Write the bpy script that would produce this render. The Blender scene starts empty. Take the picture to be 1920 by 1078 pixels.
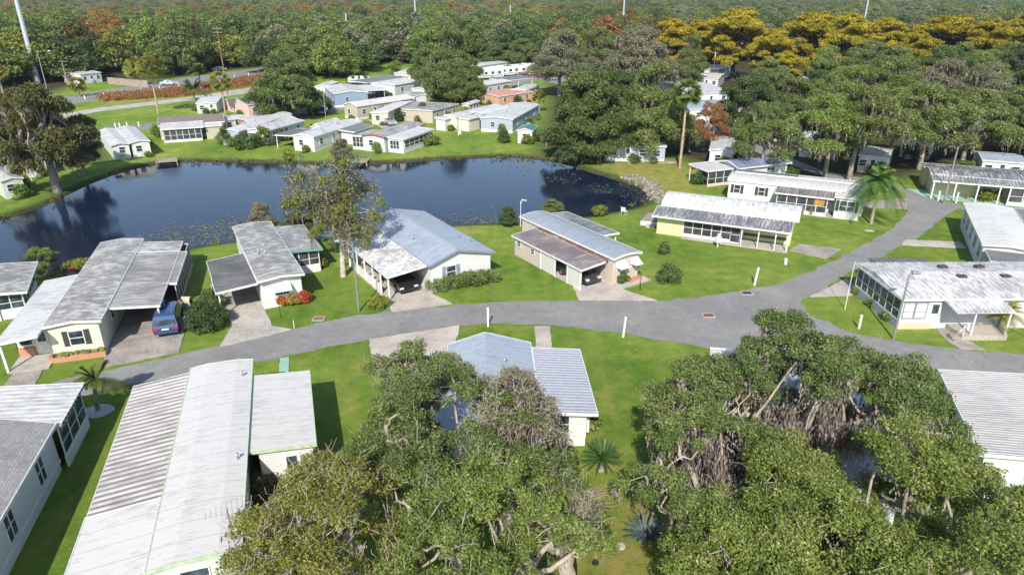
import bpy, math, random
import numpy as np
from mathutils import Vector, Matrix
from mathutils.geometry import tessellate_polygon

# ------------------------------------------------------------------ camera, sky, sun, exposure
S = bpy.context.scene
COL = S.collection
PITCH = math.radians(23.4); CH = 25.0
cam = bpy.data.cameras.new('camera'); cam.lens = 24.0; cam.sensor_width = 36.0
cam.clip_start = 0.5; cam.clip_end = 12000
camo = bpy.data.objects.new('camera', cam); COL.objects.link(camo)
camo.location = (0, 0, CH); camo.rotation_euler = (math.radians(90) - PITCH, 0, 0)
S.camera = camo
SUN_EL = math.radians(40); SUN_AZ = math.radians(188.6)
w = bpy.data.worlds.new("World"); S.world = w; w.use_nodes = True
nt = w.node_tree; bg = nt.nodes['Background']
sky = nt.nodes.new('ShaderNodeTexSky'); sky.sky_type = 'NISHITA'; sky.sun_disc = False
sky.sun_elevation = SUN_EL; sky.sun_rotation = SUN_AZ; sky.air_density = 1.0; sky.dust_density = 0.6; sky.ozone_density = 1.0
nt.links.new(sky.outputs[0], bg.inputs[0]); bg.inputs[1].default_value = 0.14
sl = bpy.data.lights.new('sun', 'SUN'); sl.energy = 4.5; sl.angle = math.radians(0.5); sl.color = (1, 0.94, 0.85)
so = bpy.data.objects.new('sun', sl); COL.objects.link(so)
sd = Vector((math.sin(SUN_AZ) * math.cos(SUN_EL), math.cos(SUN_AZ) * math.cos(SUN_EL), math.sin(SUN_EL)))
so.rotation_euler = sd.to_track_quat('Z', 'Y').to_euler(); so.location = (0, -40, 80)
S.view_settings.view_transform = 'Standard'; S.view_settings.look = 'None'
S.view_settings.exposure = 0.58; S.view_settings.gamma = 1
S.cycles.max_bounces = 6; S.cycles.diffuse_bounces = 2; S.cycles.glossy_bounces = 2
S.cycles.transmission_bounces = 3; S.cycles.transparent_max_bounces = 6; S.cycles.volume_bounces = 0
S.cycles.use_fast_gi = False

# ------------------------------------------------------------------ helpers
def at(px, py, z=0.0):
    dx = (px - 960) / 1280; dy = (py - 539) / 1280
    d = Vector((dx, math.cos(PITCH) - dy * math.sin(PITCH), -math.sin(PITCH) - dy * math.cos(PITCH)))
    t = (z - CH) / d.z
    return Vector((d.x * t, d.y * t, z))
def top_z(base, py):
    dy = (py - 539) / 1280
    a = math.cos(PITCH) - dy * math.sin(PITCH); b = -math.sin(PITCH) - dy * math.cos(PITCH)
    return CH + b * base.y / a
def project(x, y, z):
    z = z - CH
    f = y * math.cos(PITCH) - z * math.sin(PITCH); u = y * math.sin(PITCH) + z * math.cos(PITCH)
    return 960 + 1280 * x / f, 539 - 1280 * u / f
def tag(o, label=None, cat=None, group=None, kind=None):
    if label: o['label'] = label
    if cat: o['category'] = cat
    if group: o['group'] = group
    if kind: o['kind'] = kind
    return o
def empty(name, loc, rz=0, label=None, cat=None, group=None):
    o = bpy.data.objects.new(name, None); COL.objects.link(o); o.location = loc; o.rotation_euler = (0, 0, rz)
    o.empty_display_size = .2
    return tag(o, label, cat, group)
def link(name, me, parent=None, loc=(0, 0, 0), rot=(0, 0, 0)):
    o = bpy.data.objects.new(name, me); COL.objects.link(o); o.location = loc; o.rotation_euler = rot
    if parent: o.parent = parent
    return o
def copy_tree(o, parent=None):
    c = o.copy(); COL.objects.link(c)
    if parent: c.parent = parent
    for ch in list(o.children): copy_tree(ch, c)
    return c
def np_mesh(name, V, F, mats, midx=None, attrs=None, smooth=False):
    """F: (n,4) or (n,3) int array"""
    V = np.asarray(V, dtype=np.float32); F = np.asarray(F, dtype=np.int32)
    me = bpy.data.meshes.new(name); k = F.shape[1]; n = len(F)
    me.vertices.add(len(V)); me.vertices.foreach_set('co', V.ravel())
    me.loops.add(n * k); me.loops.foreach_set('vertex_index', F.ravel())
    me.polygons.add(n); me.polygons.foreach_set('loop_start', np.arange(0, n * k, k, dtype=np.int32))
    me.polygons.foreach_set('loop_total', np.full(n, k, dtype=np.int32))
    if midx is not None: me.polygons.foreach_set('material_index', np.asarray(midx, dtype=np.int32))
    if smooth: me.polygons.foreach_set('use_smooth', np.ones(n, dtype=bool))
    me.update(calc_edges=True)
    for an, (dom, arr) in (attrs or {}).items():
        a = me.attributes.new(an, 'FLOAT', dom); a.data.foreach_set('value', np.asarray(arr, dtype=np.float32))
    for m in mats: me.materials.append(m)
    return me
class MB:
    def __init__(s): s.v = []; s.f = []; s.m = []
    def add(s, vs, fs, m=0):
        b = len(s.v); s.v += [tuple(v) for v in vs]; s.f += [tuple(b + i for i in f) for f in fs]; s.m += [m] * len(fs); return s
    def box(s, x0, x1, y0, y1, z0, z1, m=0):
        if x0 > x1: x0, x1 = x1, x0
        if y0 > y1: y0, y1 = y1, y0
        if z0 > z1: z0, z1 = z1, z0
        return s.add([(x0, y0, z0), (x1, y0, z0), (x1, y1, z0), (x0, y1, z0), (x0, y0, z1), (x1, y0, z1), (x1, y1, z1), (x0, y1, z1)],
                     [(0, 3, 2, 1), (4, 5, 6, 7), (0, 1, 5, 4), (1, 2, 6, 5), (2, 3, 7, 6), (3, 0, 4, 7)], m)
    def tube(s, pts, rad, n=8, m=0, cap=True):
        pts = [Vector(p) for p in pts]; b = len(s.v); vs = []; fs = []
        for i, p in enumerate(pts):
            d = (pts[min(i + 1, len(pts) - 1)] - pts[max(i - 1, 0)])
            d = d.normalized() if d.length > 1e-6 else Vector((0, 0, 1))
            a = d.cross(Vector((1, 0, 0)) if abs(d.x) < .8 else Vector((0, 1, 0))).normalized(); c = d.cross(a)
            r = rad[i] if isinstance(rad, (list, tuple)) else rad
            for k in range(n):
                t = 2 * math.pi * k / n; vs.append(p + a * math.cos(t) * r + c * math.sin(t) * r)
        for i in range(len(pts) - 1):
            for k in range(n):
                fs.append((i * n + k, i * n + (k + 1) % n, (i + 1) * n + (k + 1) % n, (i + 1) * n + k))
        if cap: fs.append(tuple(range(n))[::-1]); fs.append(tuple((len(pts) - 1) * n + k for k in range(n)))
        return s.add(vs, fs, m)
    def prism(s, poly, y0, y1, m=0):
        """poly in (x,z), extruded along y"""
        n = len(poly); vs = [(x, y0, z) for x, z in poly] + [(x, y1, z) for x, z in poly]
        fs = [tuple(range(n)), tuple(range(2 * n - 1, n - 1, -1))]
        for i in range(n): fs.append((i, n + i, n + (i + 1) % n, (i + 1) % n))
        return s.add(vs, fs, m)
    def build(s, name, mats, parent=None, loc=(0, 0, 0), rot=(0, 0, 0), smooth=False):
        me = bpy.data.meshes.new(name); me.from_pydata(s.v, [], s.f)
        if not isinstance(mats, (list, tuple)): mats = [mats]
        for x in mats: me.materials.append(x)
        me.polygons.foreach_set('material_index', s.m)
        if smooth: me.polygons.foreach_set('use_smooth', [True] * len(s.f))
        me.update(); me.validate()
        return link(name, me, parent, loc, rot)
def sheet(name, poly, z, mat, thick=0.0):
    """flat polygon sheet lying on the ground; poly = list of (x,y)"""
    vs = [Vector((p[0], p[1], z)) for p in poly]
    tris = tessellate_polygon([vs]); me = bpy.data.meshes.new(name)
    n = len(vs); V = [tuple(v) for v in vs]; F = []
    for t in tris:
        a, b, c = t
        if (vs[b] - vs[a]).cross(vs[c] - vs[a]).z < 0: a, c = c, a
        F.append((a, b, c))
    if thick:
        V += [(v.x, v.y, z - thick) for v in vs]
        for i in range(n): F.append((i, (i + 1) % n, n + (i + 1) % n, n + i))
    me.from_pydata(V, [], F); me.materials.append(mat); me.update()
    return link(name, me)
def smooth_poly(pts, it=2, closed=True):
    pts = [Vector(p) for p in pts]
    for _ in range(it):
        q = []; n = len(pts)
        for i in range(n if closed else n - 1):
            a, b = pts[i], pts[(i + 1) % n]
            q += [a * .75 + b * .25, a * .25 + b * .75]
        if not closed: q = [pts[0]] + q + [pts[-1]]
        pts = q
    return pts
def inside(X, Y, poly):
    r = np.zeros(X.shape, bool); n = len(poly)
    for i in range(n):
        x1, y1 = poly[i][0], poly[i][1]; x2, y2 = poly[(i + 1) % n][0], poly[(i + 1) % n][1]
        if y1 == y2: continue
        c = ((y1 > Y) != (y2 > Y)) & (X < (x2 - x1) * (Y - y1) / (y2 - y1) + x1)
        r ^= c
    return r
def sdist(X, Y, poly):
    d = np.full(X.shape, 1e9); n = len(poly)
    for i in range(n):
        x1, y1 = poly[i][0], poly[i][1]; x2, y2 = poly[(i + 1) % n][0], poly[(i + 1) % n][1]
        ex, ey = x2 - x1, y2 - y1; l = ex * ex + ey * ey + 1e-9
        t = np.clip(((X - x1) * ex + (Y - y1) * ey) / l, 0, 1)
        d = np.minimum(d, np.hypot(X - x1 - t * ex, Y - y1 - t * ey))
    return np.where(inside(X, Y, poly), -d, d)

# ------------------------------------------------------------------ materials
MATS = {}
class NG:
    def __init__(s, name):
        s.m = bpy.data.materials.new(name); s.m.use_nodes = True; s.t = s.m.node_tree
        s.b = s.t.nodes['Principled BSDF']; s.out = s.t.nodes['Material Output']
    def n(s, typ, **k):
        x = s.t.nodes.new(typ)
        for a, v in k.items():
            if a.startswith('i_'): x.inputs[a[2:].replace('_', ' ')].default_value = v
            elif a.startswith('n_'): x.inputs[int(a[2:])].default_value = v
            else: setattr(x, a, v)
        return x
    def l(s, a, b): s.t.links.new(a, b); return b
    def coord(s, scale=(1, 1, 1), kind='Object', rot=(0, 0, 0)):
        tc = s.n('ShaderNodeTexCoord'); mp = s.n('ShaderNodeMapping'); mp.inputs['Scale'].default_value = scale
        mp.inputs['Rotation'].default_value = rot
        s.l(tc.outputs[kind], mp.inputs[0]); return mp.outputs[0]
    def noise(s, co, scale=5, detail=4, rough=.55):
        x = s.n('ShaderNodeTexNoise', i_Scale=scale, i_Detail=detail, i_Roughness=rough); s.l(co, x.inputs['Vector']); return x.outputs[0]
    def ramp(s, fac, stops):
        r = s.n('ShaderNodeValToRGB'); e = r.color_ramp.elements
        while len(e) < len(stops): e.new(.5)
        for i, (p, c) in enumerate(stops):
            e[i].position = p; e[i].color = (*c, 1) if len(c) == 3 else c
        s.l(fac, r.inputs[0]); return r.outputs[0]
    def mix(s, fac, a, b, mode='MIX'):
        x = s.n('ShaderNodeMix', data_type='RGBA', blend_type=mode)
        for sock, v in ((x.inputs[0], fac), (x.inputs[6], a), (x.inputs[7], b)):
            if isinstance(v, (int, float)): sock.default_value = v
            elif isinstance(v, tuple): sock.default_value = (*v, 1) if len(v) == 3 else v
            else: s.l(v, sock)
        return x.outputs[2]
    def math(s, op, a, b=0.0, clamp=False):
        x = s.n('ShaderNodeMath', operation=op); x.use_clamp = clamp
        for i, v in enumerate((a, b)):
            if isinstance(v, (int, float)): x.inputs[i].default_value = v
            else: s.l(v, x.inputs[i])
        return x.outputs[0]
    def bump(s, h, strength=.3, dist=.02):
        x = s.n('ShaderNodeBump', i_Strength=strength, i_Distance=dist); s.l(h, x.inputs['Height']); s.l(x.outputs[0], s.b.inputs['Normal'])
    def sep(s, co):
        x = s.n('ShaderNodeSeparateXYZ'); s.l(co, x.inputs[0]); return x.outputs
def plain(name, c, rough=.6, metal=0, var=.12, nscale=3., bump=.0):
    if name in MATS: return MATS[name]
    g = NG(name); co = g.coord(); n = g.noise(co, nscale, 4)
    dark = tuple(x * (1 - var * 2) for x in c); lite = tuple(min(1, x * (1 + var)) for x in c)
    g.l(g.ramp(n, [(.3, dark), (.65, lite)]), g.b.inputs['Base Color'])
    g.b.inputs['Roughness'].default_value = rough; g.b.inputs['Metallic'].default_value = metal
    if bump: g.bump(g.noise(co, nscale * 8, 3), bump, .02)
    MATS[name] = g.m; return g.m
def siding(name, c, pitch=.2, vertical=False, dirt=.25):
    """lapped or vertical siding, lap lines carried by the bump and a darker colour line, algae stains near the skirting"""
    if name in MATS: return MATS[name]
    g = NG(name); co = g.coord(); sx = g.sep(co)
    src = g.math('ADD', sx[0], sx[1]) if vertical else sx[2]
    fr = g.math('FRACT', g.math('DIVIDE', src, pitch))
    line = g.math('GREATER_THAN', fr, .88)
    n = g.noise(co, 1.3, 5, .6)
    base = g.mix(g.math('MULTIPLY', g.math('SUBTRACT', n, .45, True), dirt * 2.2), c, tuple(x * .55 for x in c))
    g.l(g.mix(g.math('MULTIPLY', line, .35), base, tuple(x * .45 for x in c)), g.b.inputs['Base Color'])
    g.b.inputs['Roughness'].default_value = .5; g.bump(fr, .5, .02)
    MATS[name] = g.m; return g.m
def roofmat(name, c, dirtc=(.10, .095, .09), amount=.5, seam=0., rough=.45, streak=(1.2, 7, 1), bumpy=.15, shingle=False, rot=0.0):
    """coated metal roof: weathering streaks run down the slope (local x), optional cross seams every `seam` metres"""
    if name in MATS: return MATS[name]
    g = NG(name); co = g.coord((1, 1, 1), rot=(0, 0, rot)); mp = g.n('ShaderNodeMapping'); mp.inputs['Scale'].default_value = streak; g.l(co, mp.inputs[0])
    n1 = g.noise(mp.outputs[0], .9, 6, .68); n2 = g.noise(co, .35, 5, .6); n3 = g.noise(co, 9, 4, .7)
    f = g.math('ADD', g.math('MULTIPLY', n1, .6), g.math('ADD', g.math('MULTIPLY', n2, .25), g.math('MULTIPLY', n3, .15)))
    lo = .565 - amount * .17
    fac = g.ramp(f, [(lo, (0, 0, 0)), (lo + .085, (1, 1, 1))])
    ff = g.math('MULTIPLY', fac, min(.95, .2 + amount * .85))
    colr = g.mix(ff, c, dirtc)
    colr = g.mix(g.math('MULTIPLY', n3, .18), colr, tuple(x * .7 for x in c))
    sx = g.sep(co)
    if seam:
        fr = g.math('FRACT', g.math('DIVIDE', sx[1], seam)); ln = g.math('LESS_THAN', fr, .05 / seam)
        colr = g.mix(g.math('MULTIPLY', ln, .45), colr, tuple(x * .4 for x in c))
    if shingle:
        v = g.n('ShaderNodeTexBrick', i_Scale=1.0); v.inputs['Brick Width'].default_value = .33; v.inputs['Row Height'].default_value = .14
        v.inputs['Mortar Size'].default_value = .012; v.inputs['Color1'].default_value = (*c, 1); v.inputs['Color2'].default_value = (*[x * .78 for x in c], 1)
        v.inputs['Mortar'].default_value = (*[x * .5 for x in c], 1)
        m2 = g.n('ShaderNodeMapping'); m2.inputs['Rotation'].default_value = (0, 0, math.pi / 2); g.l(co, m2.inputs[0]); g.l(m2.outputs[0], v.inputs['Vector'])
        colr = g.mix(g.math('MULTIPLY', ff, .7), v.outputs[0], dirtc)
    g.l(colr, g.b.inputs['Base Color']); g.b.inputs['Roughness'].default_value = rough
    g.bump(g.math('ADD', g.math('MULTIPLY', n1, .5), n2), bumpy, .05)
    MATS[name] = g.m; return g.m

M_white = plain('white_paint', (.66, .66, .64), .45, var=.06)
M_trim = plain('white_trim', (.62, .62, .60), .5, var=.1)
M_dark = plain('dark_rubber', (.02, .02, .022), .8)
M_post = plain('white_post', (.7, .7, .68), .4, var=.05)
M_steel = plain('galvanised_steel', (.38, .39, .40), .4, .6, .08)
M_bark = plain('grey_bark', (.26, .225, .185), .9, var=.3, nscale=2.5, bump=.6)
M_barkd = plain('dark_bark', (.075, .058, .045), .95, var=.3, nscale=3, bump=.5)
M_twig = plain('bare_twig', (.36, .31, .25), .9, var=.2)
M_conc = None
def concrete(name, c, stain=.35):
    if name in MATS: return MATS[name]
    g = NG(name); co = g.coord(); n = g.noise(co, .5, 7, .65); n2 = g.noise(co, 6, 4, .6); n3 = g.noise(co, .13, 3)
    f = g.math('ADD', g.math('MULTIPLY', n, .6), g.math('MULTIPLY', n2, .4))
    a = g.ramp(f, [(.38, tuple(x * (1 - stain) for x in c)), (.55, c), (.72, tuple(min(1, x * 1.12) for x in c))])
    g.l(g.mix(g.math('MULTIPLY', g.math('SUBTRACT', n3, .5, True), 1.2), a, tuple(x * .5 for x in c)), g.b.inputs['Base Color'])
    g.b.inputs['Roughness'].default_value = .9; g.bump(n2, .3, .01)
    MATS[name] = g.m; return g.m
M_conc = concrete('concrete', (.43, .39, .345), .4)
M_conc_old = concrete('stained_concrete', (.33, .29, .255), .45)
M_conc_pink = concrete('pinkish_concrete', (.44, .385, .33), .35)
M_conc_teal = concrete('teal_painted_concrete', (.26, .42, .35), .15)
def asphalt():
    g = NG('asphalt'); co = g.coord(); n = g.noise(co, 14, 3, .8); n2 = g.noise(co, .22, 6, .6); n3 = g.noise(co, 1.3, 5, .6)
    f = g.math('ADD', g.math('MULTIPLY', n, .45), g.math('ADD', g.math('MULTIPLY', n2, .35), g.math('MULTIPLY', n3, .2)))
    a = g.ramp(f, [(.36, (.128, .124, .118)), (.5, (.200, .194, .185)), (.64, (.285, .276, .262))])
    v = g.n('ShaderNodeTexVoronoi', feature='DISTANCE_TO_EDGE', i_Scale=.16)
    cw = g.n('ShaderNodeMapping'); g.l(co, cw.inputs[0])
    wv = g.n('ShaderNodeTexNoise', i_Scale=.8, i_Detail=5.0); g.l(co, wv.inputs[0])
    add = g.n('ShaderNodeVectorMath', operation='ADD'); g.l(co, add.inputs[0])
    sc = g.n('ShaderNodeVectorMath', operation='SCALE'); sc.inputs['Scale'].default_value = 2.2; g.l(wv.outputs[1], sc.inputs[0]); g.l(sc.outputs[0], add.inputs[1])
    g.l(add.outputs[0], v.inputs['Vector'])
    crack = g.math('MULTIPLY', g.math('LESS_THAN', v.outputs[0], .004), g.math('GREATER_THAN', n2, .47))
    g.l(g.mix(g.math('MULTIPLY', crack, .35), a, (.05, .05, .05)), g.b.inputs['Base Color'])
    g.b.inputs['Roughness'].default_value = .9; g.bump(n, .4, .02); return g.m
M_asph = asphalt()
def glassm():
    g = NG('window_glass'); g.b.inputs['Base Color'].default_value = (.02, .035, .05, 1); g.b.inputs['Roughness'].default_value = .06
    co = g.coord(); n = g.noise(co, 1.2, 3)
    g.l(g.ramp(n, [(.4, (.015, .025, .035)), (.65, (.07, .10, .12))]), g.b.inputs['Base Color']); return g.m
M_glass = glassm()
def screenm():
    g = NG('insect_screen'); co = g.coord(); n = g.noise(co, 1.0, 3)
    g.l(g.ramp(n, [(.35, (.03, .033, .037)), (.7, (.10, .105, .11))]), g.b.inputs['Base Color'])
    g.b.inputs['Roughness'].default_value = .55; g.b.inputs['Alpha'].default_value = .72; return g.m
M_screen = screenm()
M_int = plain('dim_interior', (.12, .11, .10), .9)  # dark colour standing in for unlit interior and wall shade
M_brick = None
def brickm(name, c1, c2):
    g = NG(name); co = g.coord(); v = g.n('ShaderNodeTexBrick', i_Scale=1.0); v.inputs['Brick Width'].default_value = .24; v.inputs['Row Height'].default_value = .09
    v.inputs['Mortar Size'].default_value = .01; v.inputs['Color1'].default_value = (*c1, 1); v.inputs['Color2'].default_value = (*c2, 1); v.inputs['Mortar'].default_value = (.4, .33, .27, 1)
    m = g.n('ShaderNodeMapping'); m.inputs['Rotation'].default_value = (math.pi / 2, 0, 0); g.l(co, m.inputs[0]); g.l(m.outputs[0], v.inputs['Vector'])
    g.l(v.outputs[0], g.b.inputs['Base Color']); g.b.inputs['Roughness'].default_value = .9; return g.m
M_brick = brickm('orange_brick', (.42, .15, .07), (.50, .22, .10))
def leafm(name, cols, rough=.5, trans=.34, obj=.25):
    g = NG(name); a = g.n('ShaderNodeAttribute', attribute_name='var'); oi = g.n('ShaderNodeObjectInfo')
    n = len(cols); c = g.ramp(a.outputs['Fac'], [(i / (n - 1), cols[i]) for i in range(n)])
    hsv = g.n('ShaderNodeHueSaturation'); g.l(c, hsv.inputs['Color'])
    g.l(g.math('ADD', g.math('MULTIPLY', oi.outputs['Random'], .05 * obj / .25), .5 - .025 * obj / .25), hsv.inputs['Hue'])
    r2 = g.math('FRACT', g.math('MULTIPLY', oi.outputs['Random'], 17.3))
    g.l(g.math('ADD', g.math('MULTIPLY', r2, obj * 1.6), 1 - obj * .8), hsv.inputs['Value'])
    g.l(hsv.outputs[0], g.b.inputs['Base Color']); g.b.inputs['Roughness'].default_value = rough
    g.b.inputs['Specular IOR Level'].default_value = .35
    tr = g.n('ShaderNodeBsdfTranslucent'); g.l(hsv.outputs[0], tr.inputs[0]); mx = g.n('ShaderNodeMixShader'); mx.inputs[0].default_value = trans
    g.l(g.b.outputs[0], mx.inputs[1]); g.l(tr.outputs[0], mx.inputs[2]); g.l(mx.outputs[0], g.out.inputs[0])
    MATS[name] = g.m; return g.m
L_oak = leafm('oak_leaves', [(.042, .070, .014), (.108, .155, .034), (.195, .24, .068), (.38, .40, .20)], obj=.12)  # last stop of these green ramps is a painted grey-white glint
L_oakl = leafm('bright_oak_leaves', [(.050, .090, .014), (.13, .195, .034), (.24, .295, .068), (.42, .44, .20)], obj=.12)
L_dark = leafm('dark_green_leaves', [(.030, .055, .016), (.070, .115, .030), (.13, .18, .055), (.27, .31, .14)])
L_olive = leafm('olive_leaves', [(.055, .080, .012), (.145, .19, .030), (.26, .29, .055), (.42, .40, .17)])
L_gold = leafm('golden_leaves', [(.05, .06, .010), (.25, .215, .014), (.45, .36, .018), (.55, .43, .035)], obj=.14)
L_orange = leafm('orange_leaves', [(.12, .08, .02), (.27, .16, .035), (.40, .24, .06), (.42, .30, .10)])
L_rust = leafm('rusty_leaves', [(.035, .05, .012), (.10, .105, .028), (.18, .15, .05), (.30, .20, .10)])
L_grey = leafm('greyish_leaves', [(.06, .07, .03), (.16, .16, .08), (.27, .26, .16), (.42, .40, .30)])
L_moss = leafm('spanish_moss', [(.09, .075, .06), (.20, .17, .14), (.32, .28, .235), (.44, .40, .34)], .95, .25, .12)
L_palm = leafm('palm_fronds', [(.04, .08, .015), (.08, .14, .025), (.14, .19, .04), (.25, .25, .07)], .4)
L_palmy = leafm('yellowish_palm_fronds', [(.08, .11, .02), (.17, .19, .03), (.26, .25, .05), (.38, .30, .08)], .4)
L_red = leafm('red_leaves', [(.22, .03, .03), (.38, .06, .03), (.50, .16, .04), (.16, .16, .03)])
L_dry = leafm('dry_grass_heads', [(.24, .09, .03), (.36, .15, .05), (.40, .24, .08), (.22, .20, .05)], .9)
L_lily = leafm('lily_pads', [(.06, .09, .05), (.13, .16, .08), (.22, .24, .16), (.28, .22, .15)], .35)

# ------------------------------------------------------------------ ground, pond, roads
POND_PX = [(-260, 470), (-120, 440), (0, 412), (60, 394), (110, 374), (150, 352), (200, 331), (250, 315), (300, 306), (330, 303), (420, 303), (520, 306), (620, 308),
           (700, 307), (760, 304), (860, 297), (960, 293), (1020, 299), (1060, 307), (1100, 320), (1140, 332), (1180, 345), (1206, 358), (1214, 370), (1205, 384),
           (1170, 394), (1110, 404), (1060, 412), (1000, 417), (930, 419), (860, 421), (800, 426), (740, 434), (680, 440), (610, 447), (520, 450), (440, 452), (400, 458),
           (350, 466), (290, 488), (200, 503), (140, 512), (60, 515), (0, 514), (-120, 524), (-300, 560)]
WZ = -0.35
pond = [(p.x, p.y) for p in smooth_poly([at(x, y, WZ * .7) for x, y in POND_PX], 2)]
def graded(lo, hi, step, far, grow=1.12):
    a = list(np.arange(lo, hi, step)); s = step; x = a[-1]
    while x < far: s *= grow; x += s; a.append(x)
    s = step; x = lo; b = []
    return a
xs = graded(0, 120, .8, 9000); xs = np.array([-v for v in xs[::-1][:-1]] + xs)
ys = graded(10, 150, .8, 9500); lowy = [-400, -150, -60, -20, -5, 3, 7]; ys = np.array(lowy + ys)
GX, GY = np.meshgrid(xs, ys, indexing='xy')
sdp = np.full(GX.shape, 99.); near = (np.abs(GX) < 125) & (GY > 30) & (GY < 150)
sdp[near] = sdist(GX[near], GY[near], pond)
def bank(d): return np.where(d > 1.4, 0.0, np.where(d < -2.5, -1.5, np.interp(d, [-2.5, -.5, .0, .5, 1.4], [-1.5, -.62, -.32, -.10, 0.0])))
GZ = bank(sdp)
def ragged(pts, amp=.11, step=.7, seed=5):
    r = random.Random(seed); out = []
    for i, p in enumerate(pts):
        q = pts[(i + 1) % len(pts)]; L = math.hypot(q[0] - p[0], q[1] - p[1]); n = max(1, min(90, int(L / step))); nx_, ny_ = -(q[1] - p[1]) / (L + 1e-6), (q[0] - p[0]) / (L + 1e-6)
        for k in range(n):
            t = k / n; o = r.gauss(0, amp) if k else 0; out.append((p[0] + (q[0] - p[0]) * t + nx_ * o, p[1] + (q[1] - p[1]) * t + ny_ * o))
    return out
def wpoly(px): return [(at(x, y).x, at(x, y).y) for x, y in px]
def region(px, soft=2.0):
    d = np.full(GX.shape, 99.); P = wpoly(px); xs_ = [p[0] for p in P]; ys_ = [p[1] for p in P]
    m = (GX > min(xs_) - 9) & (GX < max(xs_) + 9) & (GY > min(ys_) - 9) & (GY < max(ys_) + 9)
    d[m] = sdist(GX[m], GY[m], P); return np.clip(.5 - d / soft / 2, 0, 1)
# dead leaf litter under the woods, tree shade put into its dark colour, and dry patches of the lawns
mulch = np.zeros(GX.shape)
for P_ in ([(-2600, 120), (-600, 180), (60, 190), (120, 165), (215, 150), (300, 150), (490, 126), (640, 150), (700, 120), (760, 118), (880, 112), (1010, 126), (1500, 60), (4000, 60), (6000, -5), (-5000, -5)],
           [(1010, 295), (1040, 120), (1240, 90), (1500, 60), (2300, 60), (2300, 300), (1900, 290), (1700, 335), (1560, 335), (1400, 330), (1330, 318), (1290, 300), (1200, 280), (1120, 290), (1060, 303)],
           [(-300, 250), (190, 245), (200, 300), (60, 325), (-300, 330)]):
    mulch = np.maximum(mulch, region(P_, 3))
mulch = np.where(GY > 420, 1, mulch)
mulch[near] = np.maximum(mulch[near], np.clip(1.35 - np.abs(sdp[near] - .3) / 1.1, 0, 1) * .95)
dry = np.zeros(GX.shape)
for P_, a in (([(1100, 305), (1180, 300), (1290, 310), (1330, 345), (1240, 385), (1210, 345)], .9), ([(990, 1010), (1100, 900), (1330, 880), (1500, 1300), (950, 1300)], .75),
              ([(1130, 640), (1230, 640), (1210, 1000), (1110, 960)], .35), ([(1100, 730), (1145, 740), (1150, 900), (1090, 880)], .65), ([(850, 610), (1000, 610), (1000, 645), (850, 635)], .5),
              ([(1030, 615), (1170, 625), (1260, 650), (1130, 645)], .4), ([(1340, 540), (1380, 538), (1385, 556), (1300, 562)], .5), ([(1700, 620), (1800, 640), (1800, 655), (1700, 645)], .5),
              ([(640, 690), (700, 650), (690, 780), (610, 800)], .45), ([(180, 170), (490, 140), (490, 165), (190, 200)], .8), ([(1000, 270), (1100, 290), (900, 300), (850, 285)], .3),
              ([(1700, 470), (1790, 480), (1800, 430), (1760, 425)], .45), ([(1500, 440), (1700, 400), (1690, 430), (1600, 470)], .35), ([(0, 330), (100, 300), (110, 370), (0, 405)], .3)):
    dry = np.maximum(dry, region(P_, 3) * a)
nx, ny = len(xs), len(ys)
V = np.stack([GX.ravel(), GY.ravel(), GZ.ravel()], 1)
i = np.arange(nx * ny).reshape(ny, nx)
F = np.stack([i[:-1, :-1].ravel(), i[:-1, 1:].ravel(), i[1:, 1:].ravel(), i[1:, :-1].ravel()], 1)
def grassm():
    g = NG('grass_ground'); co = g.coord()
    am = g.n('ShaderNodeAttribute', attribute_name='mulch').outputs['Fac']; ad = g.n('ShaderNodeAttribute', attribute_name='dry').outputs['Fac']
    n1 = g.noise(co, .09, 5, .6); n2 = g.noise(co, .7, 5, .65); n3 = g.noise(co, 7, 4, .75)
    f = g.math('ADD', g.math('MULTIPLY', n1, .38), g.math('ADD', g.math('MULTIPLY', n2, .30), g.math('MULTIPLY', n3, .32)))
    green = g.ramp(f, [(.36, (.052, .115, .012)), (.44, (.112, .200, .024)), (.52, (.190, .280, .038)), (.62, (.37, .37, .09))])
    st = g.coord((1.0, .05, 1)); ws = g.noise(st, 1.1, 3, .6)
    green = g.mix(g.math('MULTIPLY', g.math('SUBTRACT', ws, .46, True), 1.6, True), green, (.24, .27, .06))
    dryc = g.ramp(g.math('ADD', g.math('MULTIPLY', n3, .5), g.math('MULTIPLY', n2, .5)), [(.36, (.17, .21, .03)), (.5, (.31, .27, .07)), (.64, (.42, .28, .11))])
    dm = g.math('MULTIPLY', g.math('ADD', g.math('MULTIPLY', ad, 1.5), g.math('SUBTRACT', g.math('MULTIPLY', n2, 2.2), 1.5), True), .85)
    a = g.mix(dm, green, dryc)
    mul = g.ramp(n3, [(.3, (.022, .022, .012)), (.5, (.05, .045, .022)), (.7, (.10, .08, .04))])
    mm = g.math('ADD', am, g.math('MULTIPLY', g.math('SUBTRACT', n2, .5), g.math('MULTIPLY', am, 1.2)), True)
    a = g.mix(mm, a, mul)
    g.l(a, g.b.inputs['Base Color']); g.b.inputs['Roughness'].default_value = .95; g.b.inputs['Specular IOR Level'].default_value = .15
    g.bump(g.math('ADD', n3, g.noise(co, 28, 3, .8)), .9, .09); return g.m
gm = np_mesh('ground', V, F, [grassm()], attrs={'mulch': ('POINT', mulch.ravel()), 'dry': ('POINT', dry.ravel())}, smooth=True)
tag(link('ground', gm), kind='structure')
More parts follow.
